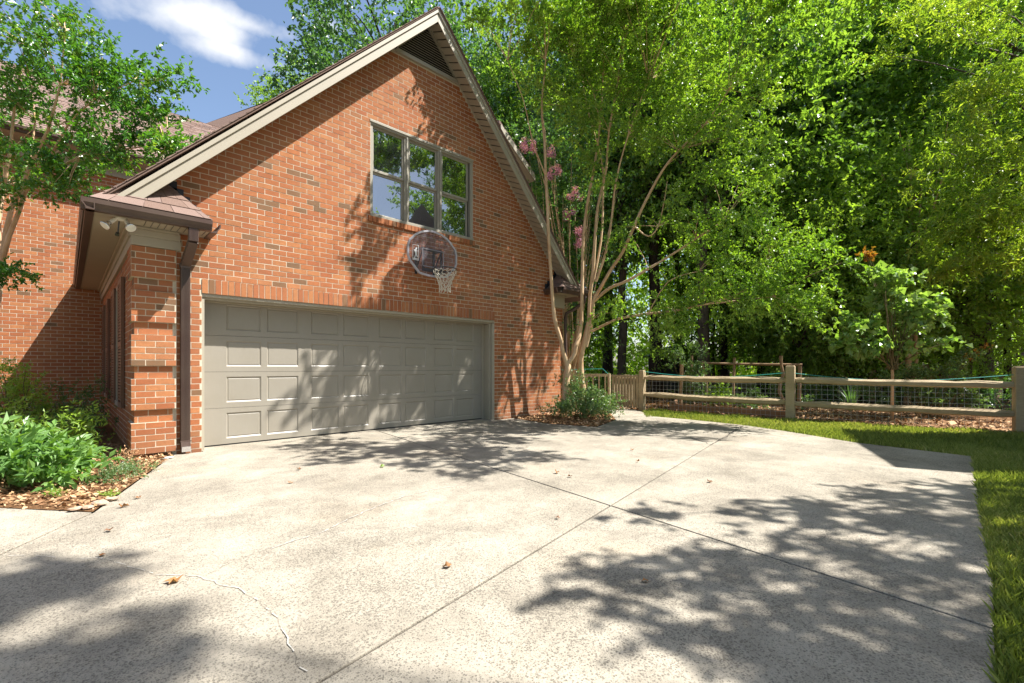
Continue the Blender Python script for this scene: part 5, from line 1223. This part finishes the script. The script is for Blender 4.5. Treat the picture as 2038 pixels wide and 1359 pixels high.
V = np.concatenate([p[0] for p in parts_]); r_ = np.concatenate([p[1] for p in parts_]); nb_ = len(V)
o = np_mesh('grass', V.reshape(-1, 3), np.arange(nb_ * 5).reshape(-1, 5), np.repeat(r_, 5), M['l_grass']); tag(o, 'short green lawn grass along the driveway edge and fence', 'grass', kind='stuff')

# mulch chips
def chips(name, poly, n, size, label, z=.006, bbox=None, mat='chip', flat=.35):
    xs = [p[0] for p in poly]; ys = [p[1] for p in poly]; bb = bbox or (min(xs), max(xs), min(ys), max(ys))
    P = np.stack([rng.uniform(bb[0], bb[1], n), rng.uniform(bb[2], bb[3], n)], 1); P = P[inpoly(P, poly)]; N_ = len(P)
    base = np.stack([P[:, 0], P[:, 1], z + rng.random(N_) * .02], 1); d = unit(rng.normal(0, 1, (N_, 3)) * np.array([1, 1, flat])); up = unit(rng.normal(0, flat, (N_, 3)) + np.array([0, 0, 1.])); s = rng.lognormal(0, .4, N_) * size
    V, Fq = leaves(base, d, up, s, s * rng.uniform(.35, .75, N_), rng, .06, .03); o = np_mesh(name, V, Fq, np.repeat(rng.random(N_), 4), M[mat]); tag(o, label, 'mulch', kind='stuff'); return o
chips('mulch', [(1.0, 7.39), (.17, 4.96), (-.38, 5.63), (-2.2, 7.4), (-2, 9), (.55, 9), (.58, 7.42)], 16000, .038, 'brown bark mulch covering the left planting bed')
chips('mulch', [(7.02, 6.2), (7.32, 5.24), (8.6, 5.66), (9.70, 6.53), (10.1, 6.95), (9.4, 8.0), (8.9, 7.45), (7.21, 7.39)], 7000, .04, 'brown bark mulch under the large crape myrtle')
chips('leaf_litter', [(11.3, 2.9), (11.3, .4), (11.9, -1), (14.2, -1), (15.5, 5), (12.5, 4.2), (11.5, 3.2)], 9000, .06, 'reddish leaf litter under the plants behind the fence', -.01)
chips('leaf_litter', [(10.3, 7.1), (11.2, 6.3), (11.6, 3.5), (18, 9), (14, 12), (10.5, 9)], 8000, .08, 'brown leaf litter on the shaded garden ground', -.01, mat='dead')

# fallen leaves on the slab, each one singly
rng = np.random.default_rng(120)
LV = [(.41, 3.01, .055, 'curled orange-brown leaf beside the forked white crack'), (.16, 3.74, .035, 'small dark brown leaf on the white crack in the left shade'), (.22, 4.26, .035, 'small tan leaf between the mulch bed and the left shade'), (1.57, 2.15, .035, 'brown leaf alone left of the long diagonal joint'),
      (2.22, 1.27, .03, 'brown leaf at the left rim of the large right shadow'), (2.67, 2.26, .028, 'tiny leaf just above-left of the joint crossing'), (3.81, 3.23, .045, 'left one of two brown leaves above the joint crossing'), (3.77, 3.02, .035, 'right and smaller of two brown leaves above the joint crossing'),
      (1.87, 5.34, .04, 'brown leaf on the slab in front of the left door half, nearer the door'), (1.59, 4.78, .035, 'brown leaf on the slab in front of the left door half, farther from the door'), (4.95, 2.93, .04, 'brown leaf right of the tree shadow, left of the right diagonal joint'), (4.60, 1.92, .045, 'brown leaf right of the joint crossing in full sun'),
      (2.60, 4.82, .04, 'yellow leaf beside the lone blot of leaf shadow'), (.34, 4.91, .05, 'tan leaf on the slab at the tip of the mulch bed'), (.45, 5.15, .04, 'grey-brown leaf near the mulch edge'), (5.6, 3.4, .035, 'brown speck-like leaf beyond the right diagonal joint')]
for i, (x, y, s, lab) in enumerate(LV):
    b = MB(); an = rng.uniform(0, 6.28); c = Vector((x, y, .008)); V = [c + Vector((0, 0, .004))]; n = 9
    for j in range(n):
        a_ = an + 2 * math.pi * j / n; r_ = s * (1.0 if j % 2 else .62) * rng.uniform(.7, 1.0) * (1 if abs(math.cos(a_ - an)) > .5 else .7); V.append(c + Vector((math.cos(a_) * r_, math.sin(a_) * r_, abs(rng.normal(0, .35)) * s)))
    b.add(V, [(0, j + 1, (j + 1) % n + 1) for j in range(n)], rng.random()); o = b.build('fallen_leaf', M['l_yellow'] if 'yellow' in lab else M['dead']); tag(o, lab, 'leaf', 'dead leaves lying on the driveway')
# stones at the tip of the mulch bed
for i, (x, y, sx, sy, sz, lab) in enumerate(((.06, 5.06, .05, .035, .028, 'leftmost flat reddish stone at the front of the mulch bed'), (.13, 5.03, .045, .03, .035, 'middle reddish stone at the front of the mulch bed'), (.20, 5.09, .06, .04, .045, 'largest pinkish stone at the front of the mulch bed'), (.29, 5.22, .05, .035, .03, 'rightmost small brown stone at the mulch tip'), (.90, 7.14, .08, .05, .02, 'flat whitish stone at the foot of the brick pier'))):
    R = random.Random(i); b = MB(); n1, n2 = 5, 8; V = []
    for a_ in range(n1 + 1):
        for c_ in range(n2):
            ph = math.pi * (a_ / n1 - .5); th = 2 * math.pi * c_ / n2; k_ = R.uniform(.85, 1.12); V.append((x + sx * math.cos(ph) * math.cos(th) * k_, y + sy * math.cos(ph) * math.sin(th) * k_, .005 + sz * (1 + math.sin(ph)) * .5 * k_))
    b.add(V, [(a_*n2 + c_, a_*n2 + (c_+1) % n2, (a_+1)*n2 + (c_+1) % n2, (a_+1)*n2 + c_) for a_ in range(n1) for c_ in range(n2)]); o = b.build('stone', M['filler' if i == 4 else 'stone']); tag(o, lab, 'stone', 'stones edging the mulch bed' if i < 4 else None)
